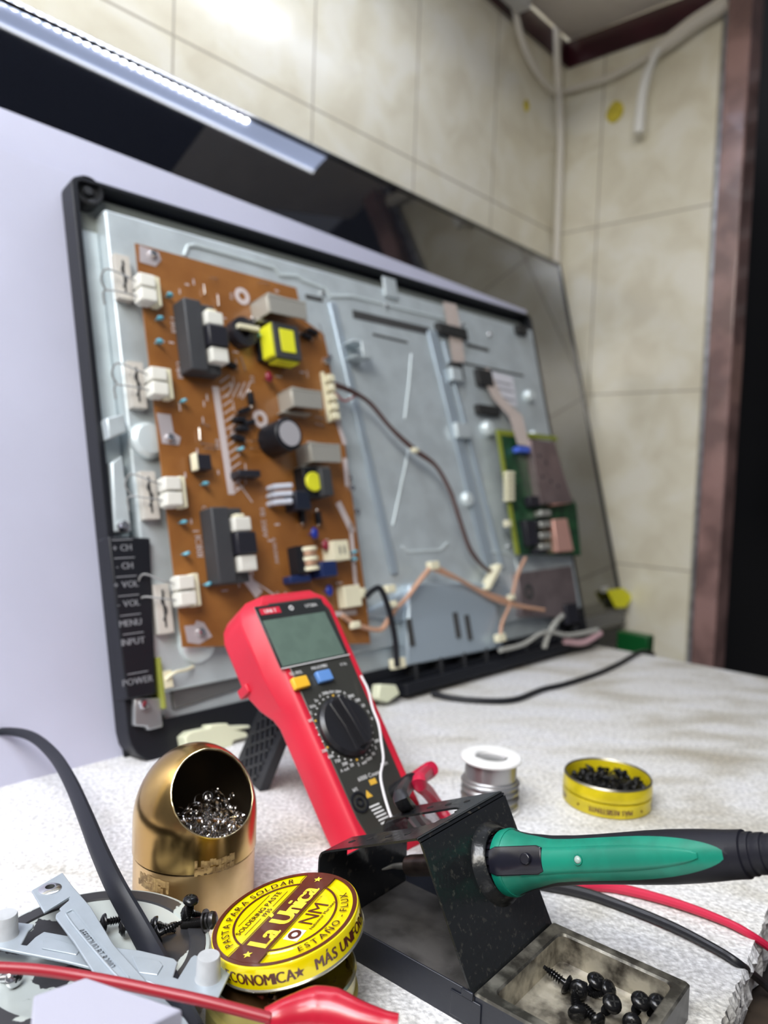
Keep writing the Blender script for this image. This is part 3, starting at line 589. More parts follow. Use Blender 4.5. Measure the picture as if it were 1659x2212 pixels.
T = MB(); ps = [at(px, py, .012) for px, py in ((968, 655), (985, 720), (994, 800), (1040, 795), (1075, 850), (1110, 920), (1125, 965))]
T = MB()
rib = [((957, 652), (985, 658), .006), ((968, 715), (996, 715), .006), ((978, 782), (1004, 782), .006), ((1035, 800), (1055, 795), .006), ((1065, 862), (1085, 858), .010), ((1100, 900), (1128, 898), .014), ((1118, 960), (1144, 964), .024)]
for (a, b, z0), (c, d, z1) in zip(rib[:-1], rib[1:]):
    if a[0] == 978: continue
    P4 = [(*at(*a, z0), z0), (*at(*b, z0), z0), (*at(*d, z1), z1), (*at(*c, z1), z1)]
    T.add(P4+[(x, y, z+.0004) for x, y, z in P4], [(3, 2, 1, 0), (4, 5, 6, 7), (0, 1, 5, 4), (1, 2, 6, 5), (2, 3, 7, 6), (3, 0, 4, 7)])
T.build('ribbon_cable', mat('beige_ribbon', (.55, .47, .43), .45), tv)
T = MB()
for (px, py, wx, hy) in ((980, 714, 60, 22), (1050, 815, 30, 34), (1058, 885, 46, 20), (990, 800, 24, 36), (1130, 712, 20, 16)): cb(px, py, wx, hy, .008, 0, T, .002)
T.split('cable_clamp', mat('black_rubber', (.02, .02, .02), .6), tv, bevel=.001)
T = MB(); T.prism([tuple(at(*p, .0028)) for p in ((1055, 800), (1108, 815), (1118, 880), (1072, 862))], .002, .0028); T.build('paper_label', mat('paper_white', (.72, .72, .78), .6), tv)
T = MB()
for p_, q_ in (((1062, 822), (1104, 832)), ((1066, 836), (1108, 846)), ((1074, 856), (1112, 866))): strip(p_, q_, .003, .0028, .0031, T)
T.build('label_print', mat('grey_ink', (.3, .3, .33), .6), tv)
# inner parts in the lower right
T = MB(); T.prism([tuple(at(*p, .012)) for p in ((1118, 1238), (1235, 1222), (1252, 1332), (1130, 1332))], .002, .012)
c = at(1142, 1278, .012); T.lathe([(.005, 0), (.011, 0), (.011, .0006), (.005, .0006)], 16, 1, Matrix.Translation((c.x, c.y, .012)), closed=True)
T.build('lower_shield', [mat('pinkish_tin_plate', (1, 1, 1)), dkm], tv, bevel=.0015)
T = MB(); cb(1238, 1325, 26, 45, .008, 0, T, .01); T.build('black_block', bobbin, tv, bevel=.001)
T = MB(); T.tube([(*at(*p, z), z) for p, z in (((1080, 1405), .026), ((1130, 1392), .028), ((1165, 1370), .032), ((1190, 1365), .034), ((1230, 1372), .036), ((1290, 1362), .036))], [.003, .0028, .0025, .0025, .003, .004], 10)
T.tube([(*at(*p, z), z) for p, z in (((1175, 1400), .026), ((1185, 1370), .032), ((1200, 1345), .034), ((1215, 1330), .03))], .0035, 8)
T.tube([(*at(*p, z), z) for p, z in (((1220, 1385), .03), ((1260, 1388), .034), ((1296, 1368), .036))], .0045, 8, 1)
T.build('speaker_wire_loom', [mat('dusty_grey_sleeve', (.36, .36, .33), .5), mat('dull_pink_wire', (.55, .35, .38), .5)], tv)
# wire looms
brn = mat('brown_wire', (.09, .045, .04), .45); org = mat('orange_beige_wire', (.52, .30, .20), .5)
def loom(pts, r_, name, m, extra=0):
    T = MB(); P3 = [Vector((*at(px, py, z), z)) for px, py, z in pts]; T.tube(P3, r_, 7)
    for k in range(extra): o_ = Vector((rng.uniform(-1, 1), rng.uniform(-1, 1), rng.uniform(0, 1)))*r_*1.3; T.tube([p+o_*(.6+.6*math.sin(i*1.7+k)) for i, p in enumerate(P3)], r_*.6, 6)
    return T.build(name, m, tv)
loom([(725, 830, .026), (760, 845, .022), (800, 872, .02), (845, 925, .02), (895, 970, .018), (940, 1005, .02), (972, 1060, .022), (992, 1120, .022), (1015, 1185, .02), (1045, 1225, .016), (1065, 1235, .014)], .0026, 'wire_loom', brn, 3)
loom([(725, 850, .026), (745, 866, .022), (775, 850, .021)], .0012, 'red_wire', mat('dull_red_wire', (.35, .09, .08), .5), 2)
loom([(930, 1222, .024), (970, 1240, .024), (1010, 1262, .022), (1050, 1285, .02), (1090, 1298, .02), (1130, 1310, .02), (1175, 1318, .022)], .0026, 'wire_loom', org, 3)
loom([(930, 1225, .024), (905, 1255, .022), (880, 1290, .02), (855, 1315, .02), (840, 1335, .02), (820, 1360, .02), (770, 1350, .022), (740, 1330, .022)], .0026, 'wire_loom', org, 2)
loom([(1135, 1205, .022), (1118, 1240, .022), (1108, 1280, .022), (1100, 1310, .022), (1085, 1345, .024), (1080, 1378, .026)], .0022, 'wire_loom', org, 1)
loom([(790, 1290, .028), (805, 1275, .034), (822, 1272, .036), (838, 1310, .034), (852, 1370, .032), (858, 1440, .030)], .0032, 'black_sleeve', black_plastic)
T = MB()
for (px, py, r_) in ((898, 972, .005), (935, 1222, .008), (842, 1272, .007), (848, 1305, .006), (858, 1433, .009), (1080, 1378, .008), (768, 1350, .006), (1105, 1290, .006)):
    c = at(px, py, .024); T.box(c.x-r_, c.x+r_, c.y-r_*.6, c.y+r_*.6, .020, .020+r_, 0, )
T.split('cable_tie_plug', cream_pl, tv, bevel=.0012)
T = MB(); a = at(1050, 1262, .02); b = at(1080, 1222, .02); d = (b-a); T.prism([(a.x-.003, a.y-.006), (a.x+.005, a.y-.008), (b.x+.005, b.y), (b.x-.003, b.y+.003)], .008, .022); T.build('cable_plug', mat('cream_plastic', (1, 1, 1)), tv, bevel=.0012)
# white sheets behind the open television
sht = mat('white_diffuser_sheet', (.53, .54, .67), .42, var=.06, vscale=6)
def sheet(poly, z, lbl, rad=0):
    T = MB().prism(poly, z-.0016, z); o = T.build('diffuser_sheet', sht, bevel=.0005); o.matrix_world = TM; tag(o, lbl, 'plastic sheet')
sheet([(-.60, .012), (.781, .012), (.781, .5445), (-.60, .608)], -.037, 'large white plastic sheet rising above the open television, its top edge against the black screen')
sheet([(-.60, .006), (-.0875, .006), (-.0875, .06)][:0]+[(-.56, .014), (-.104, .014), (-.098, .012), (-.086, .002), (.66, .002), (.66, .500), (-.56, .5550)], -.024, 'white plastic sheet directly behind the open television, lower than the other sheet')
# ================================================================== MULTIMETER
tm = Vector((math.sin(R(43)), math.cos(R(43)), 0)); MBp = onz(800, 1880); MT_ = onpl(538, 1285, MBp, tm); vm = (MT_-MBp).normalized(); LMt = (MT_-MBp).length
MM = frame(MBp, tm, vm); MP = Plane(MM); mat_ = MP.at
red = mat('red_rubber', (.60, .015, .04), .42, var=.08, vscale=20)
mm_ = thing('multimeter', MM, 'red digital multimeter with a round black dial, propped up on its kickstand', 'multimeter')
def msec(v): # front x0, x1, side bulge, depth back
    t = v/LMt
    w0 = .0; w1 = .064+.010*t
    d = .030 if t < .55 else .030+.016*min(1, (t-.55)/.12)
    b = .004 if t < .55 else .004+.004*min(1, (t-.55)/.15)
    if t < .06: d = .028
    return w0, w1, b, d
T = MB(); prof = []
vs_ = [0, .004, .010, .03, .06, .09, .105, .113, .118, .124, .14, .16, LMt-.018, LMt-.009, LMt-.003, LMt]
for v in vs_:
    x0, x1, b, d = msec(v); e = 0
    if v < .010: e = .010-v
    if v > LMt-.018: e = (v-(LMt-.018))**2*38
    x0 += e; x1 -= e; zt_ = 0 if v < LMt-.004 else -.003
    ring = [(x0, zt_-.0025), (x0+.0025, zt_), (x1-.0025, zt_), (x1, zt_-.0025), (x1+b, -.012), (x1+b, -d+.008), (x1-.004, -d), (x0+.004, -d), (x0-b, -d+.008), (x0-b, -.012)]
    prof.append([(x, v, z) for x, z in ring])
V = [p for r_ in prof for p in r_]; n = 10; fs = []
for j in range(len(prof)-1):
    for i in range(n): fs.append((j*n+i, j*n+(i+1) % n, (j+1)*n+(i+1) % n, (j+1)*n+i))
fs += [list(range(n)), [(len(prof)-1)*n+i for i in range(n)]]
T.add(V, fs); T.build('holster', red, mm_, bevel=.0012, ang=40, seg=3)
c = mat_(517, 1492, -.036); T = MB(); T.box(c.x+.002, c.x+.008, c.y-.005, c.y+.002, -.042, -.030); T.build('holster_clip', red, mm_, bevel=.001)
face_m = mat('olive_black_face', (.035, .035, .030), .35, coat=.3)
T = MB(); T.prism([(.010, .012), (.056, .010), (.0585, .06), (.0665, LMt-.02), (.060, LMt-.009), (.013, LMt-.009), (.0065, LMt-.018), (.0065, .03)], -.002, .0006)
face = T.build('face_panel', face_m, mm_, bevel=.0006)
q = [mat_(*p, .001) for p in ((570, 1345), (682, 1322), (742, 1409), (612, 1445))]
gx0, gx1, gy0, gy1 = q[3].x, max(q[1].x, q[2].x), (q[2].y+q[3].y)/2, (q[0].y+q[1].y)/2
T = MB(); T.box(gx0-.002, gx1+.003, gy0-.001, gy1+.012, .0006, .0016); bez = T.build('display_window', mat('black_display_glass', (.02, .022, .022), .12, coat=.6), mm_, bevel=.0004)
T = MB(); T.box(gx0, gx1, gy0, gy1, .0016, .0018); T.build('lcd', mat('grey_green_lcd', (.115, .17, .14), .16, coat=.5, var=.1, vscale=80), bez)
T = MB(); T.box(gx0-.002, gx1+.004, gy0-.0017, gy0-.0011, .0016, .0019); T.build('window_edge', wm, bez)
lo = MB(); lo.box(gx0+.001, gx0+.019, gy1+.0045, gy1+.0095, .0016, .0018, 0); text(lo, 'UNI-T', Matrix.Translation((gx0+.010, gy1+.007, .0019)), .0042, 1, bold=.03); lo.build('maker_logo', [mat('logo_red', (.6, .02, .05), .4), wm], bez)
lo = MB(); lo.lathe([(.0012, 0), (.002, 0), (.002, .0002), (.0012, .0002)], 16, 0, Matrix.Translation(((gx0+gx1)/2, gy1+.007, .0017)), closed=True); text(lo, 'UT58A', Matrix.Translation((gx1-.010, gy1+.007, .0018)), .0038, 0, bold=.02); lo.build('model_lettering', wm, bez)
for (px, py, m_, w2) in ((651, 1473, mat('amber_button', (.85, .47, .03), .4), .0065), (702, 1459, mat('sky_blue_button', (.12, .27, .62), .4), .0065)):
    c = mat_(px, py, .004); T = MB().box(c.x-w2, c.x+w2, c.y-.0042, c.y+.0042, .0005, .0045); T.build('push_button', m_, mm_, bevel=.0008)
dc = mat_(750, 1566, .004); DR = .0215
T = MB(); T.lathe([(0, 0), (DR, 0), (DR, .003), (DR-.002, .0052), (0, .0052)], 48, 0, Matrix.Translation((dc.x, dc.y, .0005)))
dial = T.build('rotary_dial', mat('dial_black', (.014, .014, .017), .3), mm_, ang=25)
T = MB(); Md = Matrix.Translation((dc.x, dc.y, .0055)) @ Matrix.Rotation(R(8), 4, 'Z')
T.prism([(-.006, -DR+.004), (0, -DR+.0005), (.006, -DR+.004), (.0045, 0), (.006, DR-.004), (0, DR-.0005), (-.006, DR-.004), (-.0045, 0)], 0, .001, 0, Md)
T.prism([(-.0028, -DR+.004), (.0028, -DR+.004), (.0022, 0), (.0028, DR-.003), (-.0028, DR-.003), (-.0022, 0)], 0, .008, 0, Md)
T.build('dial_grip', MT['dial_black'], dial, bevel=.0012)
T = MB(); lab = ['V', '2', '20', '200', '1000', 'A', '20m', '2m', '200u', 'F', '2u', 'kHz', 'C', 'hFE', '2M', '20k', '2k', '200', '600', '750', '200', '20', '2', 'mV', 'OFF', '20', '2', '200']
for k in range(30):
    a = 2*math.pi*k/30; T.cbox((dc.x+math.cos(a)*(DR+.002), dc.y+math.sin(a)*(DR+.002), .0009), (.0009, .0009, .0004))
    if k < 28 and abs(dc.x+math.cos(a)*(DR+.006)-.034) < .030:
        text(T, lab[k], Matrix.Translation((dc.x+math.cos(a)*(DR+.0055), dc.y+math.sin(a)*(DR+.0052), .0008)), .0031, bold=.03)
T2 = T; 
for st, px, py, sz, an in (('SEL/REL', 640, 1453, .0034, 0), ('MAX/MIN', 690, 1440, .0034, 0), ('6000 Count', 797, 1675, .0040, 0), ('V Hz', 742, 1434, .003, 0), ('hFE', 768, 1705, .0032, 0), ('COM', 830, 1650, .003, 0), ('A mA', 745, 1662, .003, 0)):
    c = mat_(px, py, .001); text(T2, st, Matrix.Translation((c.x, c.y, .0008)), sz, bold=.02)
for k in range(6): c = mat_(808+k*5, 1740+k*7, .001); T2.box(c.x-.004, c.x+.005, c.y-.0005, c.y+.0005, .0006, .0009)
T2.build('face_lettering', wm, face)
T = MB(); c = mat_(806, 1688, .001); T.box(c.x-.003, c.x+.003, c.y-.0018, c.y+.0018, .0006, .0009); c = mat_(796, 1716, .001); T.prism([(c.x-.003, c.y-.002), (c.x+.003, c.y-.002), (c.x, c.y+.003)], .0006, .0009)
for k in (7, 13, 17, 22): a = 2*math.pi*k/30; T.cbox((dc.x+math.cos(a)*(DR+.002), dc.y+math.sin(a)*(DR+.002), .001), (.0013, .0013, .0005))
T.build('amber_marks', mat('amber_print', (.7, .42, .05), .5), face)
c = mat_(777, 1733, .001); T = MB(); T.lathe([(.0055, 0), (.0068, 0), (.0068, .0012), (.0055, .0012)], 24, 0, Matrix.Translation((c.x, c.y, .0004)), closed=True); T.lathe([(.002, 0), (.003, 0), (.003, .0014), (.002, .0014)], 16, 0, Matrix.Translation((c.x, c.y, .0004)), closed=True)
T.build('transistor_socket', black_plastic, face)
# kickstand
P1 = onz(504, 1660); P2 = onz(560, 1711); P5 = onpl(566, 1512, P1, tm); P4 = onpl(650, 1560, P1, tm)
ud = (P2-P1).normalized(); KM = frame(P1, ud, (P5-P1)-ud*(P5-P1).dot(ud)); KI = KM.inverted()
pk_ = [KI @ P for P in (P1, P2, P4, P5)]
ks = MB(); zs_ = 1 if (KM.to_3x3() @ Vector((0, 0, 1))).dot(tm) > 0 else -1
ks.prism([(p.x, p.y) for p in pk_], min(0, zs_*.008), max(0, zs_*.008))
kk = ks.build('kickstand', black_plastic, None, bevel=.001); kk.parent = mm_; kk.matrix_local = MM.inverted() @ KM
T = MB(); h_ = (pk_[3]-pk_[0]).length; sk = (pk_[3].x-pk_[0].x)/pk_[3].y
for k in range(-4, 9):
    for sg_ in (1, -1):
        a = Vector((.008, .012*k)); b = Vector((.040, .012*k+sg_*.022))
        if sg_ < 0: a.y += .022; b.y += .022*0
        lo_, hi_ = .004, pk_[3].y-.003
        if min(a.y, b.y) > hi_ or max(a.y, b.y) < lo_: continue
        d = b-a; t0, t1 = 0, 1
        for bd_, up_ in ((lo_, 0), (hi_, 1)):
            tt_ = (bd_-a.y)/d.y
            if (d.y > 0) == bool(up_): t1 = min(t1, tt_)
            else: t0 = max(t0, tt_)
        if t1-t0 < .1: continue
        a2, b2 = a+d*t0, a+d*t1; a2.x += sk*a2.y; b2.x += sk*b2.y; nn = Vector((-d.y, d.x)).normalized()*.0009
        z0, z1 = (-.0012, 0) if zs_ > 0 else (0, .0012)
        T.prism([tuple(a2-nn), tuple(b2-nn), tuple(b2+nn), tuple(a2+nn)], z0, z1)
T.build('lattice_ribs', dark_plastic, kk)
# test leads plugged into the meter
def lead(base, tip_pts, m, lbl, nm, r_=.0048):
    M_ = MM @ Matrix.Translation((base[0], base[1], .0008)); t_ = thing('test_lead', M_, lbl, 'test lead', )
    T = MB(); T.lathe([(.0052, 0), (.0056, .002), (.0056, .018), (.0048, .021), (0, .0215)], 20); T.build('plug', m, t_)
    T = MB(); T.tube(tip_pts, [r_, r_*.9, r_*.7, .0022, .0020], 10); T.build('cable', m, t_)
    I_ = M_.inverted(); 
    for ch in t_.children:
        if ch.name.startswith('cable'): ch.data.transform(I_)
    return t_
pk1 = mat_(852, 1712, .0); pr = mat_(885, 1690, .0)
blkrub = mat('black_rubber_lead', (.013, .013, .016), .4)
redrub = mat('crimson_rubber_lead', (.50, .012, .05), .4)
def w3(px, py, z): return onz(px, py, z)
d0 = MM @ Vector((pk1.x, pk1.y, .016))
lead((pk1.x, pk1.y), [d0, w3(866, 1722, .060), w3(886, 1750, .045), w3(905, 1775, .03), w3(930, 1792, .015), w3(985, 1850, .004), w3(1100, 1895, .003), w3(1245, 1925, .003), w3(1330, 1952, .003), w3(1450, 2000, .0035), w3(1550, 2052, .003), w3(1600, 2085, .0005), w3(1650, 2125, -.02), w3(1720, 2190, -.03)], blkrub, 'black test lead plugged into the multimeter, its cable crossing the foam below the iron handle', 'b')
d1 = MM @ Vector((pr.x+.004, pr.y, .016))
lead((pr.x+.004, pr.y), [d1, w3(905, 1690, .050), w3(925, 1712, .03), w3(945, 1740, .014), w3(985, 1790, .004), w3(1100, 1880, .003), w3(1230, 1908, .003), w3(1330, 1918, .003), w3(1450, 1948, .0035), w3(1560, 1988, .003), w3(1625, 2022, .001), w3(1700, 2075, -.012), w3(1800, 2150, -.03)], redrub, 'red test lead plugged into the multimeter, its cable crossing the foam above the black one', 'r')
T = MB(); T.tube([onpl(*p, MM @ Vector((0, 0, .004+.002*k)), MP.n) for k, p in enumerate(((780, 1460), (795, 1490), (805, 1530), (818, 1565), (824, 1605), (828, 1640), (822, 1675), (828, 1710), (838, 1745), (846, 1768)))], .0009, 6)
tag(T.build('loose_wire', mat('thin_white_wire', (.7, .68, .7), .4)), 'thin white wire hanging down over the right edge of the multimeter', 'wire')
# ================================================================== SOLDERING STAND
def LW(ang): return Vector((math.cos(R(ang)), math.sin(R(ang)), 0))
SLn = LW(-40); SWd = Vector((-SLn.y, SLn.x, 0)); SM = frame(onz(996, 2211), SLn, SWd)
st = thing('soldering_stand', SM, 'black folded sheet-metal soldering iron stand with a shallow screw tray', 'soldering iron stand')
enam = mat('black_enamel', (.010, .011, .013), .24, var=.0, bump=.15, bscale=300, col2=(.05, .045, .038), vscale=160, thr=(.30, .40))
floorm = mat('dusty_dark_metal', (.085, .08, .078), .42, .3, col2=(.03, .028, .027), vscale=60, thr=(.3, .6), bump=.2, bscale=150)
Wd = .0735; th = .0011
T = MB(); T.box(-.089, .006, .001, Wd-.001, .001, .0022); T.build('base_floor', floorm, st)
sw = mat('blue_black_enamel', (.012, .014, .022), .35, bump=.1, bscale=200)
T = MB(); T.box(-.089, .004, 0, th, 0, .0165); T.build('side_flange', sw, st, bevel=.0004)
T = MB(); T.box(-.089, .004, Wd-th, Wd, 0, .0165); T.build('side_flange', sw, st, bevel=.0004)
T = MB()   # back plate with a notch, top plate with a cut-out: two straps
wa, wb = .021, .052
def quadstrip(path, w0, w1, mb):
    for (a, b) in zip(path[:-1], path[1:]):
        dx, dz_ = b[0]-a[0], b[1]-a[1]; L_ = math.hypot(dx, dz_); nx, nz = -dz_/L_*th, dx/L_*th
        mb.add([(a[0], w0, a[1]), (b[0], w0, b[1]), (b[0], w1, b[1]), (a[0], w1, a[1]), (a[0]+nx, w0, a[1]+nz), (b[0]+nx, w0, b[1]+nz), (b[0]+nx, w1, b[1]+nz), (a[0]+nx, w1, a[1]+nz)],
               [(0, 1, 2, 3), (7, 6, 5, 4), (4, 5, 1, 0), (5, 6, 2, 1), (6, 7, 3, 2), (7, 4, 0, 3)])
foldb = [(-.0900, .040), (-.0897, .043), (-.0885, .0452), (-.0862, .0468)]
quadstrip([(-.0895, .0015), (-.0900, .036)], 0, Wd, T); quadstrip([(-.0900, .036), (-.0900, .040)], 0, wa, T); quadstrip([(-.0900, .036), (-.0900, .040)], wb, Wd, T)
T.build('back_plate', enam, st)
T = MB()
tp0, tp1 = (-.0862, .0468), (-.0285, .0732)
for (w0, w1) in ((0, wa), (wb, Wd)):
    quadstrip(foldb, w0, w1, T); quadstrip([tp0, (-.044, tp0[1]+(tp1[1]-tp0[1])*(.0422/.0577))], w0, w1, T)
def tpz(l): return tp0[1]+(l-tp0[0])/(tp1[0]-tp0[0])*(tp1[1]-tp0[1])
quadstrip([(-.044, tpz(-.044)), (-.034, tpz(-.034))], 0, wa, T); quadstrip([(-.044, tpz(-.044)), (-.034, tpz(-.034))], wb, Wd, T)
for k in range(5):   # rounded inner corner
    a0, a1 = k/5, (k+1)/5
    for s_ in (0, 1):
        e0 = .010*(1-math.sqrt(max(0, 1-(a0)**2))); e1 = .010*(1-math.sqrt(max(0, 1-(a1)**2)))
        l0, l1 = -.044+.010*a0, -.044+.010*a1
        w0, w1 = (wa, wa+e1) if not s_ else (wb-e1, wb)
        if e1 > 0: quadstrip([(l0, tpz(l0)), (l1, tpz(l1))], w0, w1, T)
quadstrip([(-.034, tpz(-.034)), tp1, (-.0275, .0733), (-.0265, .0726), (-.0258, .0712)], 0, Wd, T)
T.build('top_plate', enam, st)
dkh = mat('hole_shade', (.002, .002, .002), .7)  # flat black stands in for the shade inside holes and screw recesses
ta = math.atan2(tp1[1]-tp0[1], tp1[0]-tp0[0])
for w_ in (.011, .062):
    for l in (-.078, -.066, -.054, -.042):
        T = MB(); T.lathe([(0, 0), (.0019, 0), (.0019, .0002), (0, .0002)], 14); T.build('vent_hole', dkh, st, M=Matrix.Translation((l, w_, tpz(l)+th*1.08)) @ Matrix.Rotation(-ta, 4, 'Y'))
# front plate with pierced boss
fa, fb_ = Vector((-.0258, 0, .0712)), Vector((.0045, 0, .014)); fl_ = (fb_-fa).length; fx = (fb_-fa).normalized()
FMl = Matrix(((fx.x, 0, fx.z*-1*-1, fa.x), (0, 1, 0, 0), (fx.z, 0, -fx.x, fa.z), (0, 0, 0, 1)))
FMl = frame(fa, (fx.x, 0, fx.z), (0, 1, 0))           # x down the plate, y across, z outwards/up?
fz = FMl.to_3x3() @ Vector((0, 0, 1)); so = 1 if fz.x > 0 else -1
FW = SM @ FMl; FP = Plane(FW)
hc = FP.at(1084, 1862, so*.004); HR = .0138
print('hole centre', hc, 'plate len', fl_, 'so', so)
nseg = 32; hole = [(hc.x+HR*math.cos(2*math.pi*(k+.5)/nseg), hc.y+HR*math.sin(2*math.pi*(k+.5)/nseg)) for k in range(nseg)]
def onrect(a):
    dx, dy = math.cos(a), math.sin(a); c_ = []
    for lim, comp, base in ((0, dx, hc.x), (fl_, dx, hc.x), (0, dy, hc.y), (Wd, dy, hc.y)):
        if abs(comp) > 1e-6:
            t = (lim-base)/comp
            if t > 0: c_.append(t)
    t = min(c_); return (hc.x+dx*t, hc.y+dy*t)
rect = [onrect(2*math.pi*(k+.5)/nseg) for k in range(nseg)]
for cx, cy in ((0, 0), (fl_, 0), (0, Wd), (fl_, Wd)):
    i_ = min(range(nseg), key=lambda i: (rect[i][0]-cx)**2+(rect[i][1]-cy)**2); rect[i_] = (cx, cy)
T = MB(); T.slab(rect, hole, 0, so*th)
pr_ = [(HR+.006, th), (HR+.0045, th+.0012), (HR+.003, th+.0042), (HR+.0018, th+.0052), (HR+.0004, th+.0045), (HR-.0003, th+.002), (HR-.0003, 0)]
T.lathe([(r_, so*z) for r_, z in pr_], 48, 0, Matrix.Translation((hc.x, hc.y, 0)))
T.f = [f for f in T.f if len(f) != 48]; T.mi = T.mi[:len(T.f)]
dusty = mat('dusty_black_enamel', (.010, .011, .012), .25, col2=(.035, .034, .030), vscale=420, thr=(.30, .42), bump=.25, bscale=260, det=8)
T.build('front_plate', dusty, st, M=FMl, ang=40)
# tray
TT = .0168; tx0, tx1 = .0055, .0745; rm = .0065
traym = mat('worn_tin', (.50, .46, .37), .36, .5, col2=(.06, .052, .042), vscale=75, thr=(.38, .60), bump=.5, bscale=160, det=8)
trim_ = mat('worn_dark_tin', (.22, .21, .18), .34, .55, col2=(.045, .042, .036), vscale=90, thr=(.42, .62), bump=.25, bscale=200, det=8)
T = MB()
oo = rrect(tx0, tx1, 0, Wd, .0015, 4); i1 = rrect(tx0+rm, tx1-rm*.8, rm*.9, Wd-rm*.8, .004, 4); i2 = rrect(tx0+rm+.002, tx1-rm*.8-.002, rm*.9+.002, Wd-rm*.8-.002, .003, 4); nn_ = len(oo)
rings = [(oo, 0.), (oo, TT-.001), (rrect(tx0+.0008, tx1-.0008, .0008, Wd-.0008, .0015, 4), TT), (i1, TT-.0002), (rrect(tx0+rm+.0008, tx1-rm*.8-.0008, rm*.9+.0008, Wd-rm*.8-.0008, .004, 4), TT-.0012), (i2, .0035), (rrect(tx0+rm+.004, tx1-rm*.8-.004, rm*.9+.004, Wd-rm*.8-.004, .003, 4), .0022)]
V = [(p[0], p[1], z) for r_, z in rings for p in r_]; fs = [(j*nn_+i, j*nn_+(i+1) % nn_, (j+1)*nn_+(i+1) % nn_, (j+1)*nn_+i) for j in range(len(rings)-1) for i in range(nn_)]; mi = [0]*len(fs)
T.v = [Vector(v) for v in V]; T.f = [list(f) for f in fs]; T.mi = [(2 if f[0]//nn_ < 1 else 0) if f[0]//nn_ < 4 else 1 for f in fs]
T.f.append([(len(rings)-1)*nn_+i for i in range(nn_)]); T.mi.append(1); T.f.append(list(range(nn_))[::-1]); T.mi.append(0)
T.build('tray', [trim_, traym, sw], st, ang=30)
T = MB(); T.box(-.006, .010, -.0008, .0, .002, .0135); T.box(.000, .006, -.0012, .0, .0135, .017); T.build('corner_tab', sw, st, bevel=.0004)
# ================================================================== SOLDERING IRON
hcw = FW @ Vector((hc.x, hc.y, so*.002))
# axis: leaves through the hole, passes the sight line of the handle's far end
Wn = Vector(SWd); Pe = onpl(1600, 1845, hcw, Wn); ax = (Pe-hcw).normalized()
print('iron axis', ax, 'elev', math.degrees(math.asin(ax.z)))
side = (Vector((0, 0, H))-(hcw+ax*.06)); side = (side-ax*side.dot(ax)).normalized()      # towards the side that carries the green insert
IM = frame(hcw, ax.cross(side).normalized(), side, None)
# local z must be ax
IM = frame(hcw, side, ax.cross(side)); II = IM.inverted()
iron = thing('soldering_iron', IM, 'soldering iron with a green and black handle pushed through the stand, tip to the left', 'soldering iron')
def sx_at(px): P = onpl(px, 1866-(px-1080)*.042, hcw, Wn); return (P-hcw).dot(ax), (P-Vector(EYE)).dot(Vector(fw))
tabp = [(1112, 67), (1125, 62), (1150, 56), (1200, 50.5), (1250, 49), (1300, 50), (1350, 52), (1400, 54), (1450, 55), (1500, 54.5), (1550, 52), (1590, 50)]
secs = []
for px, hh in tabp: s_, dp = sx_at(px); secs.append((s_, hh*dp/F))
s0, r0_ = secs[0]; print('handle', [(round(a, 4), round(b, 4)) for a, b in secs])
grn = mat('teal_green_plastic', (.001, .20, .13), .36, var=.25, vscale=60)
blkh = mat('blue_black_rubber', (.008, .008, .013), .45, spec=.28)
def ring_iron(s_, r_, al, n1=16, n2=20, sy=1.0):
    out = []
    for k in range(n1): a = -al+2*al*k/n1; out.append((r_*math.cos(a), r_*math.sin(a)*sy, s_))
    for k in range(n2): a = al+(2*math.pi-2*al)*k/n2; out.append((r_*math.cos(a), r_*math.sin(a)*sy, s_))
    return out
T = MB(); SS = []; 
def rad_at(s_):
    for (a, ra), (b, rb_) in zip(secs[:-1], secs[1:]):
        if a <= s_ <= b: t = (s_-a)/(b-a); return ra+(rb_-ra)*t
    return secs[-1][1] if s_ > secs[-1][0] else secs[0][1]
send = secs[-1][0]; sgreen = sx_at(1585)[0]; N = 60
for i in range(N+1):
    s_ = s0+(send-s0)*i/N; r_ = rad_at(s_); t = (s_-s0)/(sgreen-s0)
    al = R(88)-R(30)*min(1, t*4) if t < .25 else (R(58)*math.sqrt(max(0, 1-((t-.25)/.75)**2.6)) if t < 1 else 0)
    if t < .03: al = R(88)
    al = max(al, .012); SS.append((s_, r_, al))
n = 36
for j, (s_, r_, al) in enumerate(SS): T.v += [Vector(p) for p in ring_iron(s_, r_, al)]
for j in range(len(SS)-1):
    for i in range(n): T.f.append([j*n+i, j*n+(i+1) % n, (j+1)*n+(i+1) % n, (j+1)*n+i]); T.mi.append(1 if i < 16 and SS[j+1][2] > .02 else 0)
T.f.append(list(range(n))[::-1]); T.mi.append(0); T.f.append([(len(SS)-1)*n+i for i in range(n)]); T.mi.append(0)
T.build('handle', [blkh, grn], iron, ang=50)
T = MB(); T.lathe([(r0_*.9, s0-.0045), (r0_*1.0, s0-.004), (r0_*1.03, s0-.0005), (r0_*1.0, s0+.001), (r0_*.8, s0+.001)], 40); T.build('green_collar', grn, iron)
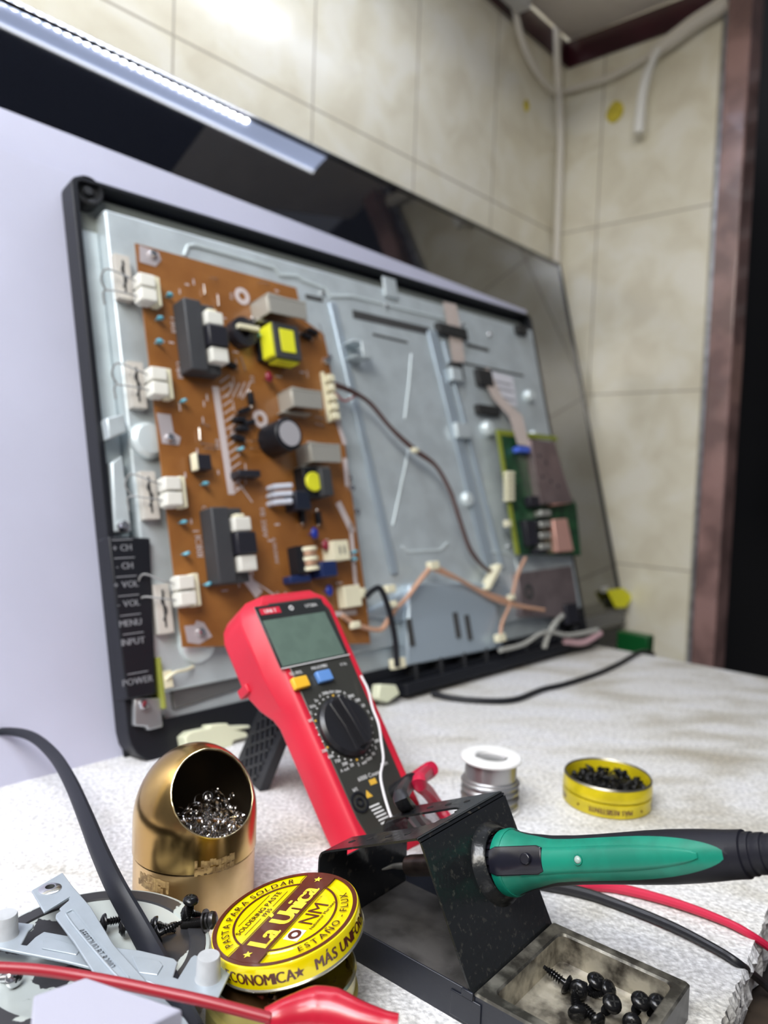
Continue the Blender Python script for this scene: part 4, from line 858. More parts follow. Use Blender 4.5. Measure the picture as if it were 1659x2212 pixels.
# raised green palm panel
T = MB(); rows = []; m_ = 10
for i in range(31):
    t = .10+.80*i/30; s_ = s0+(sgreen-s0)*t; al = R(34)*math.sqrt(max(0.0001, 1-((t-.25)/.66)**2.6)) if t > .25 else R(34)
    r_ = rad_at(s_); rows.append([(r_*1.0*math.cos(a)+(.0007 if abs(a) < al*.97 else -.0002)*1, r_*math.sin(a), s_) for a in [-al+2*al*k/m_ for k in range(m_+1)]])
for r_ in rows: T.v += [Vector(p) for p in r_]
for j in range(30):
    for i in range(m_): T.f.append([j*(m_+1)+i, j*(m_+1)+i+1, (j+1)*(m_+1)+i+1, (j+1)*(m_+1)+i]); T.mi.append(0)
T.build('grip_panel', grn, iron, ang=60)
a_, _ = sx_at(1098); b_, _ = sx_at(1200); rr_ = r0_*.86
T = MB(); k0 = []
for i in range(9):
    s_ = a_+(b_-a_)*i/8; r_ = rad_at(max(s_, s0))+.0011; w_ = .0066 if 0 < i < 8 else .0052
    k0 += [(r_*math.cos(an), r_*math.sin(an)-.0006, s_) for an in [(-w_+2*w_*k/6)/r_ for k in range(7)]]
T.v = [Vector(p) for p in k0]+[Vector((p[0]-.002, p[1], p[2])) for p in k0]
for i in range(8):
    for k in range(6): q_ = [i*7+k, i*7+k+1, (i+1)*7+k+1, (i+1)*7+k]; T.f.append(q_); T.mi.append(0); T.f.append([x+63 for x in q_[::-1]]); T.mi.append(0)
bd2 = [k for k in range(7)]+[7*i+6 for i in range(1, 9)]+[56+k for k in range(5, -1, -1)]+[7*i for i in range(7, 0, -1)]
for u_, v_ in zip(bd2, bd2[1:]+bd2[:1]): T.f.append([u_, v_, v_+63, u_+63]); T.mi.append(0)
T.build('lock_slide', mat('glossy_black_slide', (.008, .008, .014), .22), iron, bevel=.0004)
s_, _ = sx_at(1171); r_ = rad_at(s_)+.0011; T = MB(); T.cyl((r_-.0005, -.0012, s_), (r_+.0016, -.0012, s_), .0028, .0026, 24); T.build('slide_button', MT['glossy_black_slide'], iron, bevel=.0004)
s_, _ = sx_at(1276); r_ = rad_at(s_); T = MB(); T.ball((r_+.0002, 0, s_), .0019, 16); T.build('indicator_lens', mat('clear_lens', (.75, .9, .85), .05, trans=.6), iron)
T = MB(); T.lathe([(.0017, 0), (.0025, 0), (.0023, .0009), (.0018, .0009)], 20, 0, Matrix.Translation((r_+.0002, 0, s_)) @ Matrix.Rotation(R(90), 4, 'Y'), closed=True); T.build('lens_ring', grn, iron)
se, re_ = secs[-1]; T = MB(); pf = [(re_*1.0, se-.001), (re_*.99, se+.004)]
for k in range(5): z = se+.0045+k*.0045; q_ = .86-.05*k; pf += [(re_*(q_+.03), z), (re_*(q_+.03), z+.0028), (re_*(q_-.03), z+.0032), (re_*(q_-.03), z+.0043)]
pf += [(.0045, se+.032), (0, se+.0325)]; T.lathe(pf, 28); T.build('strain_relief', blkh, iron)
T = MB(); T.tube([(0, 0, se+.03), (0, 0, se+.06), (.0, .01, se+.10)], .0035, 10); T.build('cord', blkh, iron)
T = MB(); cr = r0_*.86; T.lathe([(0, s0-.016), (cr*.90, s0-.016), (cr*.93, s0-.0045), (cr*1.02, s0-.0042), (cr*1.02, s0-.001), (0, s0-.001)], 40)
for k in range(22): a = 2*math.pi*k/22; T.box(cr*.88, cr*1.0, -.0009, .0009, s0-.0155, s0-.0055, 0, Matrix.Rotation(a, 4, 'Z'))
T.build('ribbed_nut', blkh, iron, bevel=0)
sT, _ = sx_at(883); sP, _ = sx_at(842)
T = MB(); T.lathe([(0, sT), (.0052, sT+.0003), (.0056, sT+.002), (.0056, -.012), (.0075, -.010), (.0078, s0-.015), (0, s0-.015)], 28); T.build('barrel', mat('heat_stained_barrel', (.10, .075, .065), .35, .8, var=.6, vscale=80), iron)
T = MB(); T.tube([(0, 0, sT+.001), (0, 0, sT-.007), (.0005, 0, sT-.011), (.002, .001, sT-.015), (.003, .0015, sT-.017)], [.0020, .0018, .0013, .0008, .0004], 12, 0, sm=4); T.build('tip', mat('tip_metal', (.35, .34, .31), .3, .9), iron)
# ================================================================== BRASS TIP CLEANER
bc = Vector((-.099, .417, 0)); BR = .0337
bo = thing('tip_cleaner', Matrix.Translation(bc), 'brass dome tip cleaner with a round opening full of steel wool', 'tip cleaner')
brass = mat('tarnished_brass', (.62, .42, .16), .22, 1, col2=(.44, .27, .10), vscale=26, thr=(.42, .66), bump=.12, bscale=90, det=8)
base_b = mat('dull_brass', (.68, .48, .25), .34, 1, col2=(.55, .36, .17), vscale=35, thr=(.4, .6), bump=.1, bscale=90)
T = MB(); T.lathe([(0, 0), (BR-.0015, 0), (BR-.0006, .001), (BR-.0006, .0300), (0, .0300)], 64); T.build('base_cup', base_b, bo, ang=30)
T = MB(); T.lathe([(BR-.002, .0300), (BR-.002, .0310), (BR-.0035, .031)], 64); 
T = MB(); Rz = .0400; zc = .0475; w_ = .0012
outer = [(BR, .0312), (BR, zc)]+[(BR*math.cos(R(a)), zc+Rz*math.sin(R(a))) for a in range(6, 90, 6)]+[(0, zc+Rz)]
inner = [(0, zc+Rz-w_)]+[((BR-w_)*math.cos(R(a)), zc+(Rz-w_)*math.sin(R(a))) for a in range(84, 0, -6)]+[(BR-w_, zc), (BR-w_, .0312)]
pf = outer+inner; T.lathe(pf, 96, closed=True); T.mi = [1 if (len(outer)-1) <= i//96 < len(pf)-1 else 0 for i in range(len(T.f))]; dome = T.build('dome', [brass, mat('dark_inner_brass', (.03, .022, .014), .5, .5)], bo, ang=50)  # inner faces coloured darker than the outer brass
nh = Vector((.46, -.53, .66)).normalized()
cut = MB(); HRb = .0232; cM = zframe(Vector((0, 0, zc+.001)), nh); cut.lathe([(0, .012), (HRb, .012), (HRb, .08), (0, .08)], 72, 0, cM); co = cut.build('cut', [brass]); co.matrix_world = Matrix.Translation(bc)
bpy.context.view_layer.update()
bm_ = dome.modifiers.new('b', 'BOOLEAN'); bm_.operation = 'DIFFERENCE'; bm_.object = co; bm_.solver = 'EXACT'
dg = bpy.context.evaluated_depsgraph_get(); dg.update(); me = bpy.data.meshes.new_from_object(dome.evaluated_get(dg)); dome.modifiers.clear(); dome.data = me
me.polygons.foreach_set('use_smooth', [True]*len(me.polygons)); me.set_sharp_from_angle(angle=R(35)); bpy.data.objects.remove(co)
T = MB(); rp_ = []; cI = cM
for k in range(72):     # bright worn lip around the opening
    a = 2*math.pi*k/72; p0 = cM @ Vector((HRb*math.cos(a), HRb*math.sin(a), 0)); dr = nh
    t = 0.
    for _ in range(60):
        p = p0+dr*t; hz = p.z-zc
        val = math.hypot(p.x, p.y)/BR if hz < 0 else math.sqrt((p.x*p.x+p.y*p.y)/BR**2+hz*hz/Rz**2)
        if val >= .995: break
        t += .0007
    rp_.append(p0+dr*t)
T.tube(rp_+[rp_[0]], .0005, 6, sm=0); T.build('opening_rim', mat('bright_brass_edge', (.85, .70, .42), .25, 1), bo)
T = MB()
for (an, z, w2, h2, nm) in ((-58, .0345, .011, .0035, 0), (-118, .024, .011, .0035, 0)):
    g = 9
    for j in range(2):
        for k in range(14):
            if rng.random() < .12: continue
            u0 = -w2+2*w2*k/14; a = R(an)+u0/BR; a1 = R(an)+(u0+2*w2/14*rng.uniform(.9, 1.1))/BR; zz0 = z-h2+rng.uniform(-.0008, .0005)+(h2*j); zz1 = zz0+h2+rng.uniform(-.0006, .0008)
            rr2 = BR+.00012 if z > .031 else BR-.0006+.00012
            T.add([(rr2*math.cos(a), rr2*math.sin(a), zz0), (rr2*math.cos(a1), rr2*math.sin(a1), zz0), (rr2*math.cos(a1), rr2*math.sin(a1), zz1), (rr2*math.cos(a), rr2*math.sin(a), zz1)], [(0, 1, 2, 3)])
T.build('glue_residue', mat('brown_residue', (.20, .12, .045), .6, col2=(.40, .27, .11), vscale=300), bo)
woolm = mat('steel_wool', (.62, .60, .60), .18, 1)
wr = random.Random(11); T = MB()
for k in range(190):
    for _ in range(40):
        c = Vector((wr.uniform(-.027, .027), wr.uniform(-.030, .027), wr.uniform(.032, .058)))
        if math.hypot(c.x, c.y) < .0265 and c.z < .046+.010*math.sin(c.x*170+1)*.6+(.008 if c.x > .002 else 0)+wr.uniform(-.004, .004): break
    r_ = wr.uniform(.0012, .0034); e1 = Vector((wr.uniform(-1, 1), wr.uniform(-1, 1), wr.uniform(-1, 1))).normalized(); e2 = e1.orthogonal().normalized(); e3 = e1.cross(e2); ph = wr.uniform(0, 6); tn = wr.uniform(.7, 2.2); dr = wr.uniform(.0006, .003)
    P_ = [c+(e2*math.cos(ph+2*math.pi*tn*i/14)+e3*math.sin(ph+2*math.pi*tn*i/14))*r_*(1+.3*i/14)+e1*dr*i/14 for i in range(15)]
    P_ = [Vector((p.x*min(1, .031/max(1e-6, math.hypot(p.x, p.y))), p.y*min(1, .031/max(1e-6, math.hypot(p.x, p.y))), p.z)) for p in P_]
    T.tube(P_, wr.uniform(.00016, .00034), 4, sm=2)
o = T.build('steel_wool', woolm); o.matrix_world = Matrix.Translation(bc); tag(o, 'curly steel wool shavings inside the brass dome', 'steel wool', None, 'stuff')
# ================================================================== FLUX TIN AND LID
yel = mat('lacquer_yellow', (.80, .66, .0), .22, .2, coat=.6); brn2 = mat('lacquer_brown', (.085, .018, .010), .25, coat=.6); tinm = mat('tin_plate', (.62, .60, .50), .25, .9); goldb = mat('pale_gold_tin', (.50, .42, .12), .32, .5, coat=.3)
tc_ = Vector((-.0368, .3215, .0)); ft = thing('flux_tin', Matrix.Translation(tc_), 'open round soldering paste tin with dark paste under its tilted yellow lid', 'tin')
rT = .0325; hT = .0275
T = MB(); T.lathe([(0, 0), (rT-.001, 0), (rT, .001), (rT, .016), (rT+.0006, .0168), (rT+.0002, .0178), (rT-.0008, .0185), (rT-.0008, hT-.0006), (rT-.0013, hT), (rT-.0018, hT-.0006), (rT-.0018, .002), (0, .002)], 72); T.build('tin_body', [goldb], ft, ang=30)
T = MB(); T.lathe([(rT-.0020, hT-.0008), (rT-.0013, hT+.0004), (rT-.0004, hT-.0006)], 72); T.f = [f for f in T.f if len(f) == 4]; T.mi = T.mi[:len(T.f)]; T.build('rim', tinm, ft)
T = MB(); pg = []; ng = 26
for j in range(9):
    for k in range(40): a = 2*math.pi*k/40; r_ = (rT-.0019)*j/8; pg.append((r_*math.cos(a), r_*math.sin(a), .021+.0022*math.sin(r_*420+a*3)*math.cos(a*5+j)+(.002 if j == 8 else 0)))
T.v = [Vector(p) for p in pg]
for j in range(8):
    for k in range(40): T.f.append([j*40+k, j*40+(k+1) % 40, (j+1)*40+(k+1) % 40, (j+1)*40+k]); T.mi.append(0)
o = T.build('soldering_paste', mat('dark_amber_paste', (.035, .018, .008), .12, coat=.6, bump=.6, bscale=140), ang=60); o.matrix_world = Matrix.Translation(tc_); tag(o, 'glossy dark brown soldering paste inside the open tin', 'paste', None, 'stuff')
Lc = Vector((-.0376, .3314, .0432)); Ln = Vector((-.2335, -.03, .9719)).normalized(); Lp = Plane(zframe(Lc, Ln))
A1 = onpl(532, 2078, Lc, Ln); A2 = onpl(697, 1900, Lc, Ln); lu = (A2-A1).normalized(); LcM = frame(Lc, lu, Ln.cross(lu)); print('lid stars', (A1-Lc).length, (A2-Lc).length)
RL = .0335; hL = .0108
def make_lid(nm, lbl, cat, M, side_texts, top=True):
    t_ = thing(nm, M, lbl, cat)
    T = MB(); T.lathe([(RL-.0012, -hL+.001), (RL, -hL+.001), (RL, -.0012), (RL-.0004, -.0003), (RL-.0011, 0), (RL-.0018, -.0003), (.0300, -.0007), (.0247, -.0007), (.0240, -.0002), (0, -.0002)], 96); T.build('lid_shell', yel, t_, ang=25)
    T = MB(); T.lathe([(RL-.0012, -hL), (RL+.0003, -hL), (RL+.0005, -hL+.0006), (RL, -hL+.0012), (RL-.0012, -hL+.0012)], 96, closed=True); T.build('rolled_edge', tinm, t_)
    T = MB()
    for st_, th0, sz, fl in side_texts:
        text(T, st_, Matrix.Identity(4), sz, bold=.035, gap=.07, sx=.82, mapf=lambda X, Y, th0=th0, fl=fl: ((RL+.00012)*math.cos(th0+fl*X/RL), (RL+.00012)*math.sin(th0+fl*X/RL), -hL*.48+fl*Y))
    T.build('side_lettering', brn2, t_)
    return t_
def star_mb(mb, M, r_, m=0, z1=.0002):
    p = [((r_ if k % 2 == 0 else r_*.42)*math.cos(math.pi/2+math.pi*k/5), (r_ if k % 2 == 0 else r_*.42)*math.sin(math.pi/2+math.pi*k/5)) for k in range(10)]
    V = [(0, 0, z1)]+[(a, b, z1) for a, b in p]; mb.add(V, [(0, i+1, (i+1) % 10+1) for i in range(10)], m, M)
frontang = math.atan2(-Lc.y, -Lc.x); Lx = LcM.to_3x3()
def lid_angle(px, py): # local angle of a sight point on the lid's front edge
    p = LcM.inverted() @ onpl(px, py, Lc-Ln*hL*.5, Ln); return math.atan2(p.y, p.x)
aE = lid_angle(556, 2115); aS = lid_angle(646, 2098); aM = lid_angle(745, 2025)
lid = make_lid('tin_lid', 'yellow and brown soldering paste lid tilted on top of the open tin', 'lid', LcM, [('ECONOMICA', aE, .0068, 1), ('MÁS UNIFORME', aM, .0068, 1)])
T = MB(); rS = RL+.0002
def starside(mb, a, r_):
    p = [(0, 0)]+[((r_ if k % 2 == 0 else r_*.42)*math.cos(math.pi/2+math.pi*k/5), (r_ if k % 2 == 0 else r_*.42)*math.sin(math.pi/2+math.pi*k/5)) for k in range(10)]
    mb.add([(rS*math.cos(a+x/RL), rS*math.sin(a+x/RL), -hL*.5+y) for x, y in p], [(0, i+1, (i+1) % 10+1) for i in range(10)])
starside(T, aS, .0024); T.build('side_star', brn2, lid)
# print on the top: brown rings, band, letters
T = MB()
T.lathe([(.0308, .0), (RL-.0008, .0)], 96, 0, Matrix.Translation((0, 0, .00015))); T.lathe([(.0228, 0), (.0238, 0)], 96, 0, Matrix.Translation((0, 0, .0002)))
T.f = [f for f in T.f if len(f) == 4]; T.mi = T.mi[:len(T.f)]
hb2 = .0066
bandp = []
for k in range(13): a = -math.asin(hb2/.0309)+2*math.asin(hb2/.0309)*k/12; bandp.append((.0309*math.cos(a), .0309*math.sin(a)))
for k in range(13): a = math.pi-math.asin(hb2/.0309)+2*math.asin(hb2/.0309)*k/12; bandp.append((.0309*math.cos(a), .0309*math.sin(a)))
# flare at the band's ends
poly = [(-.0300, -.0078), (-.0238, -.0076), (-.0222, -.0068), (.0222, -.0068), (.0238, -.0076), (.0300, -.0078), (.0310, 0), (.0300, .0078), (.0238, .0076), (.0222, .0068), (-.0222, .0068), (-.0238, .0076), (-.0300, .0078), (-.0310, 0)]
T.prism(poly, .0001, .00028)
for s_ in (1, -1):
    for (a, b) in zip([(-.0300, .0086), (-.0243, .0084), (-.0226, .0076), (.0226, .0076), (.0243, .0084)], [(-.0243, .0084), (-.0226, .0076), (.0226, .0076), (.0243, .0084), (.0300, .0086)]):
        dx, dy = b[0]-a[0], b[1]-a[1]; L_ = math.hypot(dx, dy); nx, ny = -dy/L_*.00014, dx/L_*.00014
        T.prism([(a[0]-nx, s_*(a[1]-ny)), (b[0]-nx, s_*(b[1]-ny)), (b[0]+nx, s_*(b[1]+ny)), (a[0]+nx, s_*(a[1]+ny))], .0001, .00026)
T.build('brown_print', brn2, lid)
T = MB(); text(T, 'La Única', Matrix.Translation((-.0004, -.0002, .0004)), .0146, bold=.04, sx=.84, gap=.06)
star_mb(T, Matrix.Translation((-.0268, 0, .0003)) @ Matrix.Rotation(R(-90+30), 4, 'Z'), .0022); star_mb(T, Matrix.Translation((.0268, 0, .0003)) @ Matrix.Rotation(R(0), 4, 'Z'), .0022)
T.build('brand_lettering', mat('print_yellow', (.82, .70, .05), .3, coat=.5), lid)
T = MB()
def arc(st_, a_mid, r_, sz, inward=False):
    sg_ = -1 if not inward else 1
    def f(X, Y):
        a = a_mid+sg_*X/r_; rr = r_+(Y if not inward else -Y); return (rr*math.cos(a), rr*math.sin(a), .0)
    text(T, st_, Matrix.Identity(4), sz, mapf=f, z=.0001, gap=.22, bold=.012)
arc('PASTA PARA SOLDAR', R(90), .0270, .0049); arc('ESTAÑO - FLUX', R(-88), .0270, .0049, True)
text(T, 'SOLDERING PASTE', Matrix.Translation((-.001, .0142, .0001)), .0037, bold=.012); text(T, '1935', Matrix.Translation((.000, .0105, .0001)), .0034, bold=.01)
T.box(-.016, -.0045, .0104, .0106, 0, .0001); T.box(.0045, .016, .0104, .0106, 0, .0001); T.box(-.0115, .0115, .0178, .0180, 0, .0001)
text(T, 'NM', Matrix.Translation((.0040, -.0127, .0001)), .0108, sx=.95); text(T, 'Nabonnar Martinez', Matrix.Translation((.0040, -.0178, .0001)), .0024, bold=.01); text(T, '& CO S.A.', Matrix.Translation((.0135, -.0090, .0001)), .0014)
text(T, '©', Matrix.Translation((.0205, .003, .0003)), .002)
T.build('small_lettering', brn2, lid)
T = MB(); T.box(-.0142, -.0070, -.0165, -.0092, 0, .0001); T.lathe([(.0014, 0), (.0030, 0)], 24, 1, Matrix.Translation((-.0106, -.0128, .0002))); T.f = [f for f in T.f if len(f) == 4]; T.mi = T.mi[:len(T.f)]
T.build('logo_square', [mat('print_white', (.75, .75, .78), .3), brn2], lid)
# ================================================================== FAR YELLOW TIN WITH SCREWS, SOLDER SPOOL
c2 = onz(1320, 1745); c2 = Vector((.176, .566, 0)); RT2 = .0325
bp_ = thing('tin_lid', Matrix.Translation(c2+Vector((0, 0, .0)))@Matrix.Identity(4), 'upside-down yellow lid serving as a saucer under the far tin of screws', 'lid')
yel2 = mat('worn_yellow_lacquer', (.66, .53, .01), .3, .2, var=.25, vscale=50, coat=.3)
T = MB(); T.lathe([(0, 0), (RT2-.001, 0), (RT2, .001), (RT2, .0098), (RT2-.0010, .0104), (RT2-.0016, .0098), (RT2-.0016, .0015), (0, .0015)], 72); T.build('lid_shell', yel2, bp_, ang=30)
T = MB(); fa2 = math.atan2(-c2.y, -c2.x)+R(6)
for st_, th0 in (('MÁS RESISTENTE', fa2), ('MÁS UNIFORME', fa2-R(95)), ('ECONOMICA', fa2+R(90))):
    text(T, st_, Matrix.Identity(4), .0052, bold=.04, gap=.08, sx=.8, mapf=lambda X, Y, th0=th0: ((RT2+.0002)*math.cos(th0-X/RT2), (RT2+.0002)*math.sin(th0-X/RT2), .0052-Y))
for d_ in (-43, 43): a = fa2+R(d_); T.ball(((RT2)*math.cos(a), RT2*math.sin(a), .0052), .0009, 8, 0)
T.build('side_lettering', brn2, bp_)
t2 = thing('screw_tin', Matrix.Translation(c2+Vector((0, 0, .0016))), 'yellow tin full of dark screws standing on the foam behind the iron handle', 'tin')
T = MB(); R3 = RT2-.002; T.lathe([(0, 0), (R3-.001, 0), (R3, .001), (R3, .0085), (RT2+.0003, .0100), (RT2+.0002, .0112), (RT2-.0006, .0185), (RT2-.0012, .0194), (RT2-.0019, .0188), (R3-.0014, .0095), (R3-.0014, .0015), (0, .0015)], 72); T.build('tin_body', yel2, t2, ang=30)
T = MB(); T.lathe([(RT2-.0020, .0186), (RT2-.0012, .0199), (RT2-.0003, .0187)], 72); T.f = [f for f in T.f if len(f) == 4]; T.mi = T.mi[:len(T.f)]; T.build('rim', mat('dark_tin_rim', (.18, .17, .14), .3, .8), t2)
T = MB(); T.lathe([(0, .0095), (R3-.0016, .0095), (R3-.0016, .0030), (0, .0030)], 40); T.build('shade_filler', mat('gap_shade_black', (.01, .01, .01), .6), t2)  # added black plug standing in for the shade between piled screws
SP_ = Vector((.0848, .548, 0)); sp = thing('solder_spool', Matrix.Translation(SP_), 'white plastic spool of thin solder wire standing upright on the foam', 'spool')
wsp = mat('white_spool', (.80, .80, .80), .35, sss=.2)
T = MB(); T.lathe([(.0125, .036), (.0215, .036), (.0222, .0368), (.0222, .0378), (.0212, .0386), (.0125, .0386), (.0115, .0376), (.0115, .002), (.0105, .002), (.0105, .0384), (.0112, .0392)], 56); T.f = [f for f in T.f if len(f) == 4]; T.mi = T.mi[:len(T.f)]; T.build('top_flange', wsp, sp)
T = MB(); T.lathe([(.0125, 0), (.0215, 0), (.0222, .0008), (.0222, .0018), (.0215, .0026), (.0125, .0026)], 56, closed=True); T.build('bottom_flange', wsp, sp)
T = MB(); pf = [(.0128, .0028), (.0128, .034)]
pf = [(.0128, .0028)]+[(.0200+(.0004 if k % 2 else 0)-.0016*(k > 26)+.0012*math.sin(k*.9)*(k < 26), .003+.033*k/44) for k in range(45)]+[(.0128, .036)]
T.lathe(pf, 48); T.build('solder_wire', mat('solder_metal', (.42, .42, .43), .3, .8), sp, ang=60)
# ================================================================== ROUND CHIPPED DISH
DP = Vector((-.1235, .330, 0)); DRd = .052; DZ = .024
dm = mat('chipped_paint', (.42, .46, .45), .38, .2, col2=(.03, .03, .034), vscale=34, thr=(.425, .435), det=6, bump=.4, bscale=60)
dd = thing('round_dish', Matrix.Translation(DP), 'round grey metal dish with chipped black paint under the folded steel bracket', 'dish')
T = MB(); T.lathe([(0, 0), (DRd-.004, 0), (DRd-.001, .004), (DRd, DZ-.002), (DRd-.0006, DZ-.0003), (DRd-.002, DZ), (DRd-.004, DZ-.0004), (0, DZ-.001)], 72); T.build('dish_body', dm, dd, ang=30)
T = MB(); T.lathe([(DRd-.0095, DZ-.0005), (DRd-.009, DZ+.0004), (DRd-.0025, DZ+.0004), (DRd-.002, DZ-.0002)], 72); T.f = [f for f in T.f if len(f) == 4]; T.mi = T.mi[:len(T.f)]
T.build('painted_rim', mat('chipped_black_paint', (.028, .028, .032), .45, col2=(.40, .44, .42), vscale=45, thr=(.40, .41), det=6), dd)
# ================================================================== STEEL BRACKET
brk = mat('galvanised_bracket', (.38, .43, .48), .38, .35, var=.08, vscale=60)
def platez(polypx, z, h, name, m, parent=None, bevel=.0004, holes=None):
    P_ = [onz(px, py, z+h) for px, py in polypx]; T = MB(); T.prism([(p.x, p.y) for p in P_], z, z+h); return T.build(name, m, parent, bevel)
fb0 = thing('steel_bracket', Matrix.Translation((0, 0, 0)), 'crossed galvanised steel bracket arms with short round posts, lying on the round dish', 'bracket')
zB_ = .0318
platez([(-40, 1985), (22, 1990), (74, 1996), (70, 2004), (62, 2010), (46, 2040), (58, 2042), (76, 2024), (95, 2012), (150, 2022), (262, 2048), (300, 2052), (376, 2070), (384, 2078), (374, 2110), (384, 2114), (412, 2068), (420, 2062), (503, 2090), (470, 2158), (400, 2150), (318, 2120), (140, 2076), (0, 2048), (-40, 2044)], zB_, .0012, 'lower_arm', brk, fb0)
platez([(92, 2030), (108, 2024), (160, 2040), (175, 2050), (165, 2062), (90, 2048)], zB_+.0012, .0005, 'raised_panel', brk, fb0, bevel=.0003)
platez([(285, 2064), (345, 2075), (352, 2085), (340, 2105), (300, 2100)], zB_+.0012, .0005, 'raised_panel', brk, fb0, bevel=.0003)
zA = zB_+.0042
platez([(68, 1923), (135, 1884), (158, 1915), (196, 1958), (246, 2040), (328, 2131), (400, 2200), (440, 2260), (330, 2260), (270, 2200), (209, 2111), (160, 2034), (120, 1982), (121, 1974), (132, 1966), (128, 1962), (148, 1945), (150, 1938), (100, 1968), (95, 1970)], zA, .0012, 'upper_arm', brk, fb0)
P_ = []; T = MB(); T.tube([onz(*p, zA+.0014) for p in ((143, 1972), (160, 1966), (176, 1985), (226, 2050), (276, 2110), (262, 2118), (205, 2055), (158, 1998), (143, 1976))], .0006, 6, sm=3); T.build('pressed_outline', brk, fb0)
T = MB(); a = onz(158, 1990, zA+.0014); b = onz(262, 2112, zA+.0014); dx_ = (b-a).normalized(); tM = frame(a+Vector((0, 0, .0001)), dx_, Vector((0, 0, 1)).cross(dx_)); 
text(T, 'AEF0T2L02 BT-R2002', tM @ Matrix.Translation(((b-a).length/2, .0000, 0)), .0042, sx=.8, bold=.01); T.build('stamped_lettering', mat('stamped_steel', (.44, .48, .53), .4, .4), fb0)
c = onz(108, 1920, zA+.0013); T = MB(); T.lathe([(.0022, 0), (.0052, 0), (.0052, .0003), (.0034, .0012), (.0022, .0012)], 32, 0, Matrix.Translation((c.x, c.y, zA+.0012)), closed=True); T.build('rivet_eye', chrome, fb0)
T = MB(); T.lathe([(0, 0), (.0022, 0), (.0022, .0002), (0, .0002)], 20, 0, Matrix.Translation((c.x, c.y, zA+.0013))); T.build('rivet_bore', dkh, fb0)
for (px, py, r_) in ((12, 2006, .0052), (450, 2098, .0050)):
    c = onz(px, py, zB_+.004); T = MB(); T.lathe([(0, 0), (r_*1.08, 0), (r_, .001), (r_*.95, .0088), (r_*.88, .0095), (0, .0095)], 32, 0, Matrix.Translation((c.x, c.y, zB_+.0012))); T.build('post', mat('cast_grey_post', (.50, .52, .54), .4, .2, var=.1, vscale=150), fb0)
# ================================================================== CABLES AND PLASTIC BLOCK IN FRONT
def tubew(pts, rad, name, m, lbl, cat, seg=12, flat=1.):
    T = MB(); T.tube([onz(px, py, z) for px, py, z in pts], rad, seg, 0, 6, flat); return tag(T.build(name, m), lbl, cat)
tubew([(-120, 1600, .03), (-40, 1585, .036), (20, 1580, .04), (70, 1592, .045), (115, 1630, .048), (150, 1685, .05), (185, 1765, .05), (215, 1840, .047), (250, 1915, .043), (292, 1990, .034), (325, 2050, .0285), (352, 2100, .0275), (400, 2200, .0275), (420, 2240, .0275)], [.0030, .0030, .0032, .0036, .0042, .0046, .0050, .0052, .0054, .0056, .0056, .0056, .0056], 'power_cable', mat('black_flat_cable', (.009, .010, .015), .42, spec=.25), 'thick black cable arching in from the left edge down onto the dish', 'cable', flat=.55)
tubew([(-60, 2090, .048), (0, 2090, .048), (80, 2095, .048), (160, 2106, .048), (260, 2124, .047), (350, 2143, .046), (430, 2160, .045), (510, 2180, .043), (585, 2200, .041)], [.0021], 'red_wire', mat('dark_red_wire', (.27, .008, .018), .38), 'dark red wire running across the bottom left to the red clip', 'wire')
clipm = mat('red_clip_boot', (.40, .007, .024), .3, coat=.2)
T = MB(); cp_ = [onz(*p, .040) for p in ((572, 2200), (600, 2196), (640, 2186), (680, 2180), (720, 2184), (770, 2200), (830, 2212), (860, 2216))]
T.tube(cp_, [.0035, .0050, .0062, .0078, .0078, .0062, .0044, .0040], 14, 0, 6, .75); tag(T.build('crocodile_clip', clipm), 'red insulated crocodile clip at the bottom edge in front of the tin', 'clip')
wpb = mat('milky_white_plastic', (.38, .38, .46), .4, sss=.3)
T = MB(); P_ = [onz(*p, .062) for p in ((72, 2150), (186, 2110), (395, 2180), (330, 2210), (355, 2216), (430, 2260), (60, 2290))]; T.prism([(p.x, p.y) for p in P_], .035, .062)
tag(T.build('plastic_block', wpb, bevel=.0008), 'milky white plastic block in the bottom left corner in front of the red wire', 'plastic part')
for k, (pl, zz_) in enumerate((([(372, 2148), (408, 2146), (440, 2200), (470, 2260), (392, 2260)], .020),)):
    pass
tubew([(934, 1498, .004), (975, 1508, .003), (1040, 1514, .003), (1110, 1512, .003), (1170, 1490, .003), (1220, 1478, .003), (1290, 1455, .003), (1340, 1432, .003), (1375, 1412, .003), (1398, 1408, -.004), (1412, 1414, -.02)], [.0035, .003], 'mains_cable', black_plastic, 'black power cord snaking from the open television over the far edge of the foam', 'cable')
# ================================================================== SCREWS
def screw_mesh(name, L_=.0085, r_=.0014, hr=.0031, pan=True, m=None):
    T = MB(); pf = [(0, -L_), (r_*.5, -L_+.0003)]; nt_ = int((L_-.002)/.0009)
    for k in range(nt_): z = -L_+.0008+k*.0009; q_ = min(1, .55+k*.2); pf += [(r_*.72*q_, z), (r_*1.12*q_, z+.0004), (r_*.72*q_, z+.00055)]
    pf += [(r_*.8, -.0009), (r_*.8, 0), (hr, 0), (hr*1.0, .0003), (hr*.86, .0011), (hr*.5, .0017), (hr*.22, .00175), (hr*.15, .0012), (0, .0011)]
    T.lathe(pf, 18)
    for a in (0, 90): T.box(-hr*.5, hr*.5, -hr*.09, hr*.09, .0010, .00182, 1, Matrix.Rotation(R(a), 4, 'Z'))
    return T.build(name, [m or blk_screw, dkh], ang=40)
proto = screw_mesh('screw')
first = [True]
